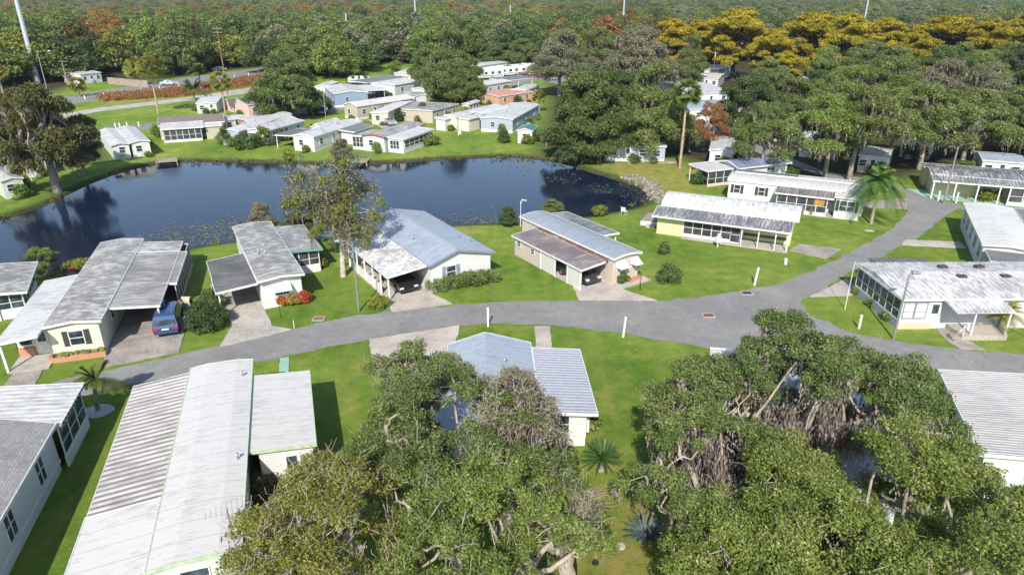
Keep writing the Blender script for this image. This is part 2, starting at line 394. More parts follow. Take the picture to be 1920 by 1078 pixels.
def waterm():
    g = NG('pond_water'); g.b.inputs['Base Color'].default_value = (.005, .012, .045, 1); g.b.inputs['Roughness'].default_value = .03
    g.b.inputs['IOR'].default_value = 1.36; co = g.coord((1, .6, 1)); g.bump(g.math('ADD', g.noise(co, 2.2, 4, .65), g.math('MULTIPLY', g.noise(co, .2, 2), 1.5)), .22, .05); g.l(g.ramp(g.noise(co, .05, 3), [(.35, (.003, .009, .028)), (.65, (.012, .018, .036))]), g.b.inputs['Base Color']); return g.m
wp = smooth_poly([at(x, y, 0) for x, y in POND_PX], 1)
wv = [(p.x, p.y) for p in wp]
cx_, cy_ = sum(p[0] for p in wv) / len(wv), sum(p[1] for p in wv) / len(wv)
xsw = np.linspace(-130, 40, 60); ysw = np.linspace(45, 135, 40); WX, WY = np.meshgrid(xsw, ysw)
ok = sdist(WX, WY, pond) < 4.5
q = MB()
for a in range(len(ysw) - 1):
    for b in range(len(xsw) - 1):
        if ok[a, b] or ok[a + 1, b] or ok[a, b + 1] or ok[a + 1, b + 1]:
            q.add([(xsw[b], ysw[a], WZ), (xsw[b + 1], ysw[a], WZ), (xsw[b + 1], ysw[a + 1], WZ), (xsw[b], ysw[a + 1], WZ)], [(0, 1, 2, 3)])
tag(q.build('pond_water', waterm()), kind='structure')

ROAD = [(-60, 778), (70, 722), (190, 697), (330, 666), (450, 640), (560, 615), (640, 597), (740, 583), (850, 572), (950, 566), (1080, 564), (1240, 564), (1310, 558), (1390, 547), (1460, 533),
        (1530, 505), (1600, 470), (1660, 437), (1690, 414), (1701, 395), (1703, 380), (1698, 362), (1690, 350), (1727, 368), (1802, 385), (1990, 420), (1990, 470), (1797, 391), (1760, 415), (1717, 450),
        (1690, 461), (1640, 488), (1590, 512), (1550, 541), (1515, 557), (1500, 566), (1520, 592), (1600, 625), (1707, 645), (1797, 654), (1919, 665), (2300, 700), (2300, 745), (1920, 705), (1760, 693),
        (1550, 683), (1420, 668), (1340, 656), (1260, 640), (1160, 624), (1040, 611), (950, 606), (860, 610), (780, 622), (690, 637), (590, 658), (480, 678), (350, 700), (240, 722), (135, 748), (-60, 800)]
tag(sheet('road', ragged(wpoly(ROAD)), .02, M_asph), kind='structure')
def flat(name, px, z, mat, kind='structure', thick=.06):
    o = sheet(name, ragged(wpoly(px), .035, .5, len(px)), z, mat, thick); tag(o, kind=kind); return o
flat('driveway', [(222, 588), (240, 577), (345, 577), (352, 600), (336, 660), (185, 692), (198, 668)], .045, M_conc_old)
flat('driveway', [(288, 632), (352, 574), (345, 625), (335, 661), (262, 675)], .053, M_conc_old)
flat('path', [(50, 672), (92, 668), (66, 722), (6, 724)], .045, M_conc_old)
flat('driveway', [(420, 578), (485, 560), (497, 580), (510, 612), (548, 618), (478, 636), (412, 650), (436, 610)], .045, M_conc)
flat('driveway', [(690, 520), (800, 520), (812, 552), (848, 570), (737, 585)], .045, M_conc_pink)
flat('driveway', [(1060, 505), (1150, 535), (1175, 545), (1232, 564), (1086, 563)], .045, M_conc_pink)
flat('driveway', [(1400, 452), (1480, 470), (1500, 458), (1578, 468), (1548, 486), (1480, 470)], .045, M_conc_old)
flat('path', [(1697, 450), (1800, 454), (1812, 466), (1690, 460)], .045, M_conc)
flat('driveway', [(1550, 541), (1586, 522), (1612, 546), (1596, 555), (1518, 557)], .045, M_conc)
flat('driveway', [(1700, 354), (1738, 357), (1920, 378), (1920, 390), (1760, 372), (1728, 368)], .045, M_conc_teal)
flat('driveway', [(1550, 386), (1700, 372), (1702, 392), (1640, 390)], .045, M_conc_old)
flat('driveway', [(692, 637), (862, 610), (850, 660), (700, 690)], .045, M_conc_pink)
flat('path', [(1002, 612), (1031, 612), (1034, 652), (1005, 652)], .045, M_conc_pink)
flat('path', [(525, 672), (542, 670), (541, 705), (524, 706)], .045, M_conc_teal)
flat('path', [(1752, 612), (1772, 610), (1800, 630), (1848, 657), (1800, 655), (1770, 635)], .045, M_conc_old)
flat('path', [(1675, 606), (1760, 606), (1758, 614), (1672, 612)], .040, M_conc)
flat('highway', [(-400, 262), (150, 178), (300, 153), (480, 129), (620, 108), (640, 112), (490, 139), (300, 171), (150, 193), (-400, 290)], .03, M_asph)
flat('service_road', [(-200, 268), (190, 202), (345, 184), (480, 164), (560, 150), (560, 154), (490, 172), (350, 190), (190, 209), (-200, 280)], .03, M_conc)
flat('park_road', [(195, 238), (280, 233), (560, 210), (700, 150), (1010, 120), (1010, 128), (780, 165), (720, 195), (570, 218), (285, 242), (195, 246)], .03, M_asph)
flat('park_road', [(840, 176), (1010, 130), (1300, 200), (1340, 240), (1540, 320), (1690, 348), (1697, 362), (1540, 330), (1320, 250), (1280, 215), (1010, 150), (860, 186)], .035, M_asph)
flat('driveway', [(690, 225), (720, 228), (760, 238), (715, 240)], .045, M_conc_pink)
# ------------------------------------------------------------------ house builder
def interp(prof, x):
    if x <= prof[0][0]: return prof[0][1]
    for (a, za), (b, zb) in zip(prof, prof[1:]):
        if a <= x <= b: return za + (zb - za) * (x - a) / (b - a + 1e-9)
    return prof[-1][1]
def bow(x0, x1, z, rise, n=8): return [(x0 + (x1 - x0) * i / n, z + rise * math.sin(math.pi * (i / n)) ** .8) for i in range(n + 1)]
def gable(x0, x1, z, rise, c=.5): return [(x0, z), (x0 + (x1 - x0) * c, z + rise), (x1, z)]
class House:
    def __init__(s, label, A, C, z, name='mobile_home', cat='house', group=None):
        a = at(*A, z); c = at(*C, z); d = (c - a); d.z = 0; s.L = d.length; s.u = d.normalized(); s.a = a
        s.root = empty(name, (a.x, a.y, 0), math.atan2(-s.u.x, s.u.y), label, cat, group)
    def loc(s, px, py, z=0):
        p = at(px, py, z) - s.a; return p.x * s.u.y - p.y * s.u.x, p.x * s.u.x + p.y * s.u.y
    def world(s, x, y, z=0): return Vector((s.a.x + x * s.u.y + y * s.u.x, s.a.y - x * s.u.x + y * s.u.y, z))
    def put(s, mb, name, mats, label=None, parent=None):
        o = mb.build(name, mats, parent or s.root)
        if label: o['label'] = label
        return o
    def walls(s, r, prof, mat, skirt=None, label=None):
        x0, x1, y0, y1 = r; xs_ = sorted({x0, x1} | {x for x, _ in prof if x0 < x < x1})
        top = [(x, interp(prof, x) - .09) for x in xs_]
        b = .55 if skirt else 0.0
        m = MB().prism([(x0, b), (x1, b)] + top[::-1], y0, y1); o = s.put(m, 'wall', mat, label)
        if skirt: s.put(MB().box(x0 + .03, x1 - .03, y0 + .03, y1 - .03, 0, .55), 'skirting', skirt)
        return o
    def roof(s, y0, y1, prof, mat, t=.09, ribs=0, ribw=.07, ribh=.05, trim=M_trim, label=None, name='roof', ribmat=None):
        m = MB(); up = [(x, z) for x, z in prof]; dn = [(x, z - t) for x, z in prof[::-1]]
        m.prism(up + dn, y0, y1)
        if ribs:
            y = y0 + ribs * .5
            while y < y1 - ribw:
                for (xa, za), (xb, zb) in zip(prof, prof[1:]):
                    A = [(xa, y, za - .01), (xa, y + ribw * .25, za + ribh), (xa, y + ribw * .75, za + ribh), (xa, y + ribw, za - .01)]
                    B = [(xb, p[1], zb + (p[2] - za)) for p in A]
                    m.add(A + B, [(0, 1, 5, 4), (1, 2, 6, 5), (2, 3, 7, 6), (0, 3, 2, 1), (4, 5, 6, 7)], 1 if ribmat else 0)
                y += ribs
        o = s.put(m, name, [mat, ribmat] if ribmat else mat, label)
        if trim:
            f = MB(); x0, x1 = prof[0][0], prof[-1][0]; z0, z1 = prof[0][1], prof[-1][1]
            f.box(x0 - .04, x0 + .003, y0 - .035, y1 + .035, z0 - .16, z0 + .02); f.box(x1 - .003, x1 + .04, y0 - .035, y1 + .035, z1 - .16, z1 + .02)
            for ya, yb in ((y0 - .04, y0 + .003), (y1 - .003, y1 + .04)):
                f.prism([(x, z + .02) for x, z in prof] + [(x, z - .17) for x, z in prof[::-1]], ya, yb)
            s.put(f, 'fascia', trim)
        return o
    def fm(s, r, face):
        x0, x1, y0, y1 = r
        def f(m, u0, u1, d0, d1, z0, z1, k=0):
            if face == 'S': m.box(u0, u1, y0 - d1, y0 - d0, z0, z1, k)
            elif face == 'N': m.box(u0, u1, y1 + d0, y1 + d1, z0, z1, k)
            elif face == 'W': m.box(x0 - d1, x0 - d0, u0, u1, z0, z1, k)
            else: m.box(x1 + d0, x1 + d1, u0, u1, z0, z1, k)
        return f
    def win(s, r, face, u, z, w, h, shutters=None, cross=True, awning=None, mul=1, frame=M_white, vcross=False):
        f = s.fm(r, face); m = MB(); b = .06
        f(m, u - w / 2 - b, u + w / 2 + b, 0, .05, z + h / 2, z + h / 2 + b); f(m, u - w / 2 - b, u + w / 2 + b, 0, .07, z - h / 2 - b, z - h / 2)
        f(m, u - w / 2 - b, u - w / 2, 0, .05, z - h / 2, z + h / 2); f(m, u + w / 2, u + w / 2 + b, 0, .05, z - h / 2, z + h / 2)
        if cross: f(m, u - w / 2, u + w / 2, .01, .045, z - .025, z + .025)
        for k in range(1, mul): x = u - w / 2 + w * k / mul; f(m, x - .03, x + .03, .012, .048, z - h / 2, z + h / 2)
        o = s.put(m, 'window', frame); p = MB(); f(p, u - w / 2, u + w / 2, -.02, .02, z - h / 2, z + h / 2); s.put(p, 'pane', M_glass, parent=o)
        if shutters:
            for k in (-1, 1):
                c = u + k * (w / 2 + b + .2); q = MB(); f(q, c - .18, c + .18, .003, .05, z - h / 2 - .05, z + h / 2 + .05); s.put(q, 'shutter', shutters)
        if awning:
            x0, x1, y0, y1 = r; q = MB(); zt = z + h / 2 + .15; a0, a1 = u - w / 2 - .2, u + w / 2 + .2; n = 7
            dep = .8; pts = []
            for k in range(n):
                ua, ub = a0 + (a1 - a0) * k / n, a0 + (a1 - a0) * (k + .82) / n
                def P_(uu, dd, zz):
                    return {'S': (uu, y0 - dd, zz), 'N': (uu, y1 + dd, zz), 'W': (x0 - dd, uu, zz), 'E': (x1 + dd, uu, zz)}[face]
                q.add([P_(ua, .02, zt), P_(ub, .02, zt), P_(ub, dep, zt - .5), P_(ua, dep, zt - .5), P_(ua, .02, zt - .04), P_(ub, .02, zt - .04), P_(ub, dep, zt - .54), P_(ua, dep, zt - .54)],
                      [(0, 1, 2, 3), (7, 6, 5, 4), (0, 4, 5, 1), (2, 6, 7, 3), (1, 5, 6, 2), (0, 3, 7, 4)])
            q.add([P_(a0, .02, zt - .05), P_(a0, dep, zt - .55), P_(a0, .02, zt - .6)], [(0, 1, 2)]); q.add([P_(a1, .02, zt - .05), P_(a1, dep, zt - .55), P_(a1, .02, zt - .6)], [(0, 2, 1)])
            s.put(q, 'awning', awning)
    def door(s, r, face, u, w=.9, h=2.0, z0=.3, mat=M_white, glass=True):
        f = s.fm(r, face); m = MB(); f(m, u - w / 2, u + w / 2, .003, .05, z0, z0 + h); o = s.put(m, 'door', mat)
        if glass:
            p = MB(); f(p, u - w * .3, u + w * .3, .045, .06, z0 + h * .5, z0 + h * .9); s.put(p, 'pane', M_glass, parent=o)
        p = MB(); f(p, u + w * .36, u + w * .42, .04, .10, z0 + h * .45, z0 + h * .49); s.put(p, 'handle', M_steel, parent=o)
    def screens(s, r, face, u0, u1, z0, z1, n, kick=None, mat=None, rail=True, frame=M_white):
        f = s.fm(r, face); m = MB()
        for k in range(n + 1):
            x = u0 + (u1 - u0) * k / n; f(m, x - .04, x + .04, 0, .06, z0, z1)
        f(m, u0 + .04, u1 - .04, .004, .056, z1 - .08, z1 - .003); f(m, u0 + .04, u1 - .04, .004, .056, z0 + .003, z0 + .09)
        if rail: f(m, u0 + .04, u1 - .04, .01, .05, z0 + (z1 - z0) * .42, z0 + (z1 - z0) * .42 + .05)
        s.put(m, 'screen_frame', frame); p = MB(); f(p, u0, u1, .02, .035, z0, z1); s.put(p, 'screen', mat or M_screen)
        if kick: q = MB(); f(q, u0 - .03, u1 + .03, -.04, .07, 0, z0); s.put(q, 'kick_wall', kick)
    def post(s, x, y, z, w=.05, mat=M_post): s.put(MB().box(x - w, x + w, y - w, y + w, 0, z), 'post', mat)
    def slab(s, x0, x1, y0, y1, z=.1, mat=None): s.put(MB().box(x0, x1, y0, y1, 0, z), 'porch_slab', mat or M_conc)
    def vent(s, x, y, z, r=.12, h=.3):
        m = MB(); m.tube([(x, y, z - .1), (x, y, z + h)], r * .5, 8); m.tube([(x, y, z + h), (x, y, z + h + .06)], [r, r * .6], 10); s.put(m, 'roof_vent', M_steel)
    def acbox(s, x, y, mat=M_steel): s.put(MB().box(x - .4, x + .4, y - .4, y + .4, 0, .8), 'air_conditioner', mat)

R_white = roofmat('white_roof_coating', (.55, .53, .50), (.25, .23, .21), .32, seam=1.22)
R_white2 = roofmat('soft_white_roof', (.56, .545, .525), (.22, .21, .20), .5, seam=1.22)
R_h1 = roofmat('grey_shingle_roof', (.33, .32, .31), (.12, .11, .10), .35, shingle=True, rough=.9)
R_pan = roofmat('weathered_pan_roof', (.23, .215, .205), (.10, .09, .085), .5, streak=(.9, 9, 1))
R_rib = roofmat('white_pan_rib', (.40, .385, .37), (.2, .185, .17), .6, streak=(.7, 4, 1))
R_h7 = roofmat('stained_white_roof', (.50, .485, .46), (.13, .115, .095), .75, seam=2.4, streak=(1.5, 5, 1))
R_h7b = roofmat('stained_carport_roof', (.42, .40, .37), (.13, .115, .10), .75, streak=(.7, 8, 1))
R_h8 = roofmat('dull_grey_roof', (.42, .405, .38), (.13, .12, .105), .72, seam=1.8, streak=(1.4, 3, 1))
R_h8b = roofmat('mildewed_carport_roof', (.20, .185, .17), (.06, .05, .045), .8, streak=(.8, 10, 1))
R_blue = roofmat('blue_grey_metal_roof', (.31, .345, .40), (.19, .21, .24), .45, seam=.0, streak=(1, 2, 1), rough=.4)
R_blue2 = roofmat('blue_grey_bowed_roof', (.29, .325, .36), (.18, .19, .20), .45, seam=.6, rough=.4)
R_lblue = roofmat('pale_blue_roof', (.34, .385, .44), (.22, .24, .27), .5, seam=.9, rough=.4)
R_lblue2 = roofmat('pale_blue_pan_roof', (.28, .30, .345), (.18, .19, .22), .35, streak=(1, 8, 1))
R_lrib = plain('pale_blue_rib', (.29, .31, .36), .45, var=.08)
R_h5 = roofmat('greyed_ribbed_roof', (.36, .355, .35), (.2, .19, .18), .5, streak=(.8, 9, 1))
R_peel = roofmat('peeling_white_roof', (.62, .61, .58), (.16, .14, .12), .55, streak=(2.2, 2.6, 1))
R_rusty = roofmat('brown_streaked_roof', (.36, .32, .30), (.11, .085, .075), .85, streak=(.5, 11, 1))
R_bw = roofmat('white_bowed_roof', (.60, .60, .58), (.25, .23, .20), .5, seam=.9, streak=(1.5, 3, 1))
R_streak = roofmat('black_streaked_roof', (.46, .46, .45), (.07, .07, .07), .85, streak=(.6, 10, 1))
R_h14 = roofmat('cream_roof', (.60, .585, .53), (.26, .24, .21), .4, seam=1.2)
R_dkgrey = roofmat('dark_grey_roof', (.17, .165, .165), (.07, .07, .07), .5, streak=(1, 6, 1))
R_brown = roofmat('brown_shingle_roof', (.22, .18, .155), (.11, .09, .08), .4, shingle=True, rough=.9)
R_green = roofmat('green_roof', (.04, .18, .14), (.03, .10, .08), .2)
R_red = plain('red_fascia', (.30, .05, .035), .5)
R_orange = roofmat('orange_roof', (.55, .24, .14), (.30, .14, .09), .4)
R_silver = roofmat('silver_roof', (.53, .52, .505), (.2, .2, .2), .5, seam=1.0)
W_white = siding('white_lap_siding', (.64, .64, .62))
W_cream = siding('cream_lap_siding', (.66, .63, .50))
W_beige = siding('beige_panel_siding', (.52, .46, .38), .3, True)
W_yel = siding('yellow_panel_siding', (.72, .68, .32), .4, True, .1)
W_yel2 = siding('pale_yellow_siding', (.60, .56, .34))
W_pink = siding('pink_siding', (.66, .46, .40))
W_tan = siding('tan_siding', (.47, .41, .32))
W_grey = siding('grey_blue_siding', (.34, .38, .46))
W_lgrey = siding('light_grey_siding', (.56, .58, .60))
W_blue = siding('blue_siding', (.22, .30, .40))
W_dblue = siding('dark_slate_siding', (.09, .12, .16), .3, True)
W_green = siding('pale_green_siding', (.50, .55, .46))
W_sand = siding('sandy_block_wall', (.60, .50, .33), .2)
SH_dk = plain('dark_shutter', (.05, .05, .045), .5)
SH_gr = plain('grey_shutter', (.22, .25, .30), .5)
F_green = plain('pale_green_trim', (.42, .52, .34), .5)
M_gold = plain('amber_blind', (.42, .20, .05), .7)

# ---- bottom-left corner home: grey shingle roof, white pan porch roof
h = House('white home with grey shingle roof and white porch roof in the bottom left corner', (0, 974), (138, 736), 2.9)
r = (-7.4, -.25, -6, 7.6); p = gable(-7.6, 0, 2.9, 1.1)
h.walls(r, p, W_lgrey, skirt=M_white); h.roof(-6.2, 7.9, p, R_h1)
for u in (5.2, 1.05, -3.6): h.win(r, 'E', u, 1.75, .95, 1.5, mul=2)
h.put(MB().box(-.252, -.20, -6, 7.58, .55, .72), 'belt_trim', M_white)
r2 = (-7.3, -.05, 7.63, 11.6); p2 = [(-7.6, 3.5), (0.15, 2.72)]
h.roof(7.95, 12.6, p2, R_silver, ribs=.45, ribh=.03)
h.walls((-7.2, -2.2, 7.63, 11.2), [(-7.6, 3.1), (0.15, 2.7)], W_white)
h.screens((-2.2, .0, 7.7, 11.9), 'E', 7.8, 11.9, .75, 2.6, 3, kick=M_white, mat=M_glass)
h.screens((-2.2, .0, 7.7, 11.9), 'N', -2.2, -.02, .75, 2.6, 2, kick=M_white, mat=M_glass)
for y in np.arange(8.2, 12.5, .45): h.put(MB().box(.191, .22, y, y + .22, 2.60, 2.70), 'pan_end', M_dark)
# ---- big white-roofed home, lower left
h = House('long white-roofed home with grey ribbed pan roof along its left side, lower left', (272, 1072), (358, 688), 3.1)
r = (.15, 3.55, .15, 17.1); p = [(0, 3.1), (1.1, 3.24), (2.8, 3.25), (3.72, 3.12)]
h.walls(r, p, W_white, skirt=M_white); h.roof(0, 17.4, p, R_white, trim=F_green)
h.win(r, 'S', 1.75, 2.1, 1.1, .9); h.win(r, 'E', 2.2, 1.9, .9, 1.0)
h.roof(4.95, 17.0, [(-3.28, 2.62), (-.06, 2.98)], R_pan, ribs=.42, ribw=.17, ribh=.09, ribmat=R_rib, label='grey ribbed pan roof')
h.roof(-3.0, 4.86, [(-3.32, 2.66), (-.05, 3.02)], R_white, label='smooth white roof section', name='porch_roof')
h.walls((-3.0, .0, -2.8, 4.6), [(-3.3, 2.6), (0, 2.9)], W_white)
for y in (5.2, 8.1, 11, 13.9, 16.8): h.post(-3.15, y, 2.55)
h.slab(-3.2, .1, 4.9, 17)
ra = (4.2, 6.95, 7.6, 15.1); p = [(3.78, 2.98), (7.15, 2.76)]
h.walls(ra, p, W_white, skirt=M_white); h.roof(7.35, 15.4, p, R_white, trim=F_green, name='addition_roof')
h.win(ra, 'E', 9, 1.8, .9, 1.0); h.win(ra, 'E', 13, 1.8, .9, 1.0); h.door((3.8, 6.95, 7.6, 15), 'S', 5.8)
for x, y in ((3.2, 15.2), (3.3, 6.6)): h.vent(x, y, 3.25, .1, .25)
# rooftop television aerial on its own mast
b = h.world(3.45, .35, 0); mz = 5.2
a_ = empty('television_aerial', (b.x, b.y, 0), .4, 'thin steel television aerial on a mast beside the big white roof', 'aerial')
MB().tube([(0, 0, 0), (0, 0, mz)], .03, 6).build('mast', M_steel, a_)
m = MB(); m.tube([(-.9, 0, mz - .1), (.9, 0, mz + .05)], .015, 5)
for k in range(9):
    x = -.85 + k * .21; l = .25 + .05 * k; m.tube([(x, -l, mz - .1 + .017 * k), (x, l, mz - .1 + .017 * k)], .010, 4)
m.build('antenna_array', M_steel, a_)
# ---- home under the central oak
h = House('pale blue-roofed home half hidden under the mossy central oak', (1121, 772), (1088, 655), 2.7)
r = (-8.7, -3.4, -3.4, 8.3); p = gable(-9.0, -3.33, 2.75, .85, .45)
h.walls(r, p, W_white, skirt=M_white); h.roof(-3.7, 8.6, p, R_lblue); h.win(r, 'N', -6, 1.7, 1.2, 1.1)
r = (-3.2, -.55, .45, 7.4); p = [(-3.27, 2.78), (0, 2.56)]
h.walls(r, p, W_white, skirt=M_white); h.roof(.0, 7.8, p, R_lblue2, ribs=.32, ribw=.12, ribh=.05, ribmat=R_lrib, name='addition_roof', trim=M_white)
h.win(r, 'S', -2.2, 1.6, 1.2, 1.1, mul=2); h.win(r, 'E', 2.6, 1.7, 1.0, 1.1); h.win(r, 'E', 5.6, 1.7, 1.0, 1.1)
h.put(MB().box(-.52, -.2, 1.4, 2.0, .3, 1.9), 'water_heater_closet', M_white)
h.roof(-.9, 7.6, [(-12.6, 2.35), (-9.06, 2.62)], R_white2, ribs=.42, ribw=.12, ribh=.05, name='carport_roof')
for y in (-.7, 2.1, 4.9, 7.3): h.post(-12.4, y, 2.2)
h.slab(-12.5, -8.8, -.9, 7.6)
for x, y in ((-5.2, 5.0), (-7.6, 3.2)): h.vent(x, y, 3.2)
# ---- home under the right oak
h = House('pale blue-roofed home almost covered by the big mossy oak at lower right', (1358, 838), (1352, 672), 2.9)
r = (.3, 7.8, -2.5, 9.9); p = gable(0, 8.1, 2.85, 1.0)
h.walls(r, p, W_white, skirt=M_white); h.roof(-2.8, 10.2, p, R_lblue); h.win(r, 'N', 2.4, 1.7, 1.1, 1.1); h.win(r, 'W', 6, 1.7, 1.1, 1.1); h.win(r, 'W', 1, 1.7, 1.1, 1.1)
h.roof(10.26, 12.0, [(-.6, 2.5), (5.0, 2.72)], R_white2, ribs=.45, ribw=.1, ribh=.05, name='porch_roof'); h.post(-.3, 11.8, 2.4); h.post(2.2, 11.8, 2.4); h.post(4.7, 11.8, 2.5); h.slab(-.6, 5, 10, 12)
# ---- bottom-right corner home
h = House('long home with finely ribbed white metal roof at the right edge, below the road', (1838, 850), (1760, 693), 3.0)
L_ = h.L; r = (.4, 13.2, .4, L_ - .4); p = gable(0, 13.6, 3.0, .75)
h.walls(r, p, W_white, skirt=M_white); h.roof(0, L_, p, R_h5, ribs=.24, ribw=.09, ribh=.035, trim=M_white)
for x in (3, 8): h.win(r, 'S', x, 1.7, 1.1, 1.2)
for y in (2, 6): h.win(r, 'W', y, 1.7, 1.1, 1.1)
h.vent(3.9, 5.6, 3.4, .14, .25)
# ---- left edge home with blue screened porch
h = House('small home at the left edge of the pond bank with blue screened porch', (-60, 560), (-30, 506), 2.5)
r = (.3, 3.2, .4, 7.2); p = [(0, 2.75), (3.9, 2.35)]; h.walls((.3, 1.6, .4, 7.2), p, W_white); h.roof(0, 7.6, p, R_h8)
h.screens((1.6, 3.4, .6, 7.0), 'E', .7, 7.0, .8, 2.2, 5, kick=plain('pale_blue_panel', (.42, .55, .70), .5), mat=M_glass); h.screens((1.6, 3.4, .6, 7.0), 'S', 1.6, 3.4, .8, 2.2, 2, kick=M_white, mat=M_glass)
# ---- home with the blue minivan
h = House('cream home with stained white roof, brick planter and a carport beside the blue minivan', (81, 612), (190, 454), 2.8)
HV = h
r = (.12, 3.45, .1, 18.6); p = gable(-.02, 3.72, 2.8, .22)
h.walls(r, p, W_cream, label='cream lap siding'); h.roof(-.15, 18.9, p, R_h7); h.win(r, 'S', 1.85, 1.55, .9, 1.1, shutters=SH_dk)
h.put(MB().box(-.1, 3.6, -.55, .07, 0, .42), 'brick_planter', M_brick)
m = MB(); rg = random.Random(3)
for k in range(60):
    x = rg.uniform(.05, 3.45); y = rg.uniform(-.48, -.02); s_ = rg.uniform(.05, .13)
    m.box(x - s_, x + s_, y - s_, y + s_, .42, .42 + s_ * 1.4)
h.put(m, 'planter_flowers', plain('planter_greenery', (.16, .17, .05), .9, var=.4))
for y in (4, 9, 14): h.win(r, 'E', y, 1.6, .8, .9)
p = [(-2.75, 2.42), (-.1, 2.68)]; h.roof(-1.25, 10.7, p, R_white2, name='porch_roof')
h.walls((-2.4, .05, 1.2, 10.2), [(-2.75, 2.35), (-.1, 2.6)], W_cream)
rp = (-2.4, .05, 1.2, 10.2); h.door(rp, 'S', -.75, z0=.12); h.win(rp, 'S', -1.8, 1.45, .8, .9); h.post(-2.55, -1.05, 2.3, .07); h.slab(-2.5, .05, -1.3, 1.2, .1)
h.put(MB().box(-2.38, -1.35, 1.0, 1.18, 0, .8), 'brick_base', M_brick); h.put(MB().box(-.25, .0, 1.0, 1.18, 0, .8), 'brick_base', M_brick)
h.roof(2.3, 15.0, [(3.8, 2.72), (7.3, 2.45)], R_h7b, name='carport_roof', label='brown stained carport roof'); h.roof(15.05, 17.9, [(3.8, 2.74), (7.3, 2.47)], R_h7, name='carport_roof', label='white end of the carport roof')
h.roof(7.0, 15.0, [(7.35, 2.42), (7.95, 2.36)], R_h7b, name='side_roof')
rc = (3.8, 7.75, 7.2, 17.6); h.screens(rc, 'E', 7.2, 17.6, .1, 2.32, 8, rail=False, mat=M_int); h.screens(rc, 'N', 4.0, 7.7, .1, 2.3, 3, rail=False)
for y in (2.5, 4.8): h.post(7.1, y, 2.35, .06)
h.slab(3.6, 7.9, 2.2, 17.7, .08, M_conc_old)
# ---- grey-roofed home, second on the pond side
h = House('white home with dull grey roof, awning window and red shrubs at its front', (485, 528), (436, 424), 2.8)
r = (.1, 3.5, .5, 16.2); p = gable(-.05, 3.75, 2.8, .2)
h.walls(r, p, W_white, skirt=M_white); h.roof(.0, 16.4, p, R_h8); h.win(r, 'S', 1.8, 1.55, 1.2, .9, awning=M_white)
for y in (4, 8, 13): h.win(r, 'E', y, 1.6, .9, .9)
h.roof(.2, 8.2, [(-3.35, 2.38), (-.12, 2.62)], R_h8b, name='carport_roof', label='dark mildewed carport roof')
for y in (.4, 4.2, 8.0): h.post(-3.2, y, 2.25)
h.slab(-3.4, .05, .2, 8.2, .08); h.put(MB().box(-3.0, -.1, 8.25, 8.35, 0, 2.4), 'carport_back_wall', W_tan)
h.put(MB().box(-3.45, -3.35, .1, 3.0, 2.25, 2.4), 'gutter', plain('pale_blue_gutter', (.45, .6, .7), .5))
h.roof(6.7, 15.0, [(3.85, 2.62), (6.85, 2.38)], R_h8, name='porch_roof', trim=plain('sea_green_trim', (.16, .33, .28), .5))
rs = (3.6, 6.5, 7.1, 14.6); h.screens(rs, 'S', 3.7, 6.5, .75, 2.3, 3, kick=M_white); h.screens(rs, 'E', 7.1, 14.6, .75, 2.3, 6, kick=M_white); h.put(MB().box(3.6, 6.4, 7.3, 14.5, 0, .12), 'porch_slab', M_conc)
h.vent(1.0, 6.5, 3.0, .13, .25); h.vent(1.6, 6.5, 3.0, .08, .1)
# ---- blue-grey gable home in the middle
h = House('white home with broad blue-grey gable roof and peeling white carport in the middle', (800, 495), (685, 414), 2.8)
HM = h
r = (.25, 6.45, -.2, 14.2); p = gable(-.05, 6.75, 2.8, .95, .43)
h.walls(r, p, W_white, skirt=M_white); h.roof(-.55, 14.6, p, R_blue, trim=SH_gr); h.win(r, 'S', 2.3, 1.65, .9, 1.1, shutters=SH_gr)
h.put(MB().box(.45, .6, -.32, -.2, 1.0, 1.4), 'meter_box', M_steel)
h.win(r, 'W', 12.9, 1.7, .9, 1.1); h.win(r, 'N', 3, 1.7, 1.4, 1.2)
h.put(MB().tube([(2.87, -.5, 3.78), (2.87, 14.55, 3.78)], .09, 6), 'ridge_cap', R_blue)
for x, y in ((4.1, 11.6), (4.7, 11.8), (4.6, 3.6), (5.3, 3.8), (1.2, 5.4), (5.8, 2.4)): h.vent(x, y, 3.25, .11, .28)
h.roof(-.1, 10.4, [(-3.85, 2.42), (-.12, 2.72)], R_peel, name='carport_roof', label='peeling white carport roof')
for y in (.1, 1.9, 3.8, 5.8, 7.8, 10.0): h.post(-3.7, y, 2.32, .06)
h.put(MB().box(-3.66, -3.58, 2.0, 10.1, 0, .85), 'carport_half_wall', M_white); h.put(MB().box(-3.66, -.2, 10.1, 10.2, 0, 2.35), 'carport_back_wall', W_white); h.slab(-3.8, .2, -.2, 10.3, .07, M_conc)
# ---- beige home with bowed blue roof
h = House('beige home with bowed blue-grey roof and brown streaked carport roof', (1153, 486), (976, 406), 2.7)
HB = h
r = (.1, 3.2, .25, 15.2); p = bow(-.05, 3.35, 2.7, .22)
h.walls(r, p, W_beige); h.roof(0, 15.45, p, R_blue2)
h.win(r, 'S', .95, 1.75, .7, .75, awning=M_white); h.win(r, 'S', 2.65, 1.75, .5, .75, awning=M_white)
h.put(MB().box(.1, 3.9, -.9, .22, 0, .12), 'patio_slab', M_conc); h.put(MB().box(1.6, 3.2, -.35, .2, .1, .3), 'planter', M_brick)
h.roof(.7, 12.1, [(-3.3, 2.12), (-.5, 2.36)], R_rusty, name='carport_roof', label='brown streaked carport roof')
h.put(MB().box(-.5, -.06, .8, 12.0, 2.28, 2.40), 'gutter_flashing', roofmat('rusted_flashing', (.5, .47, .43), (.16, .05, .03), .95, streak=(3, 4, 1)))
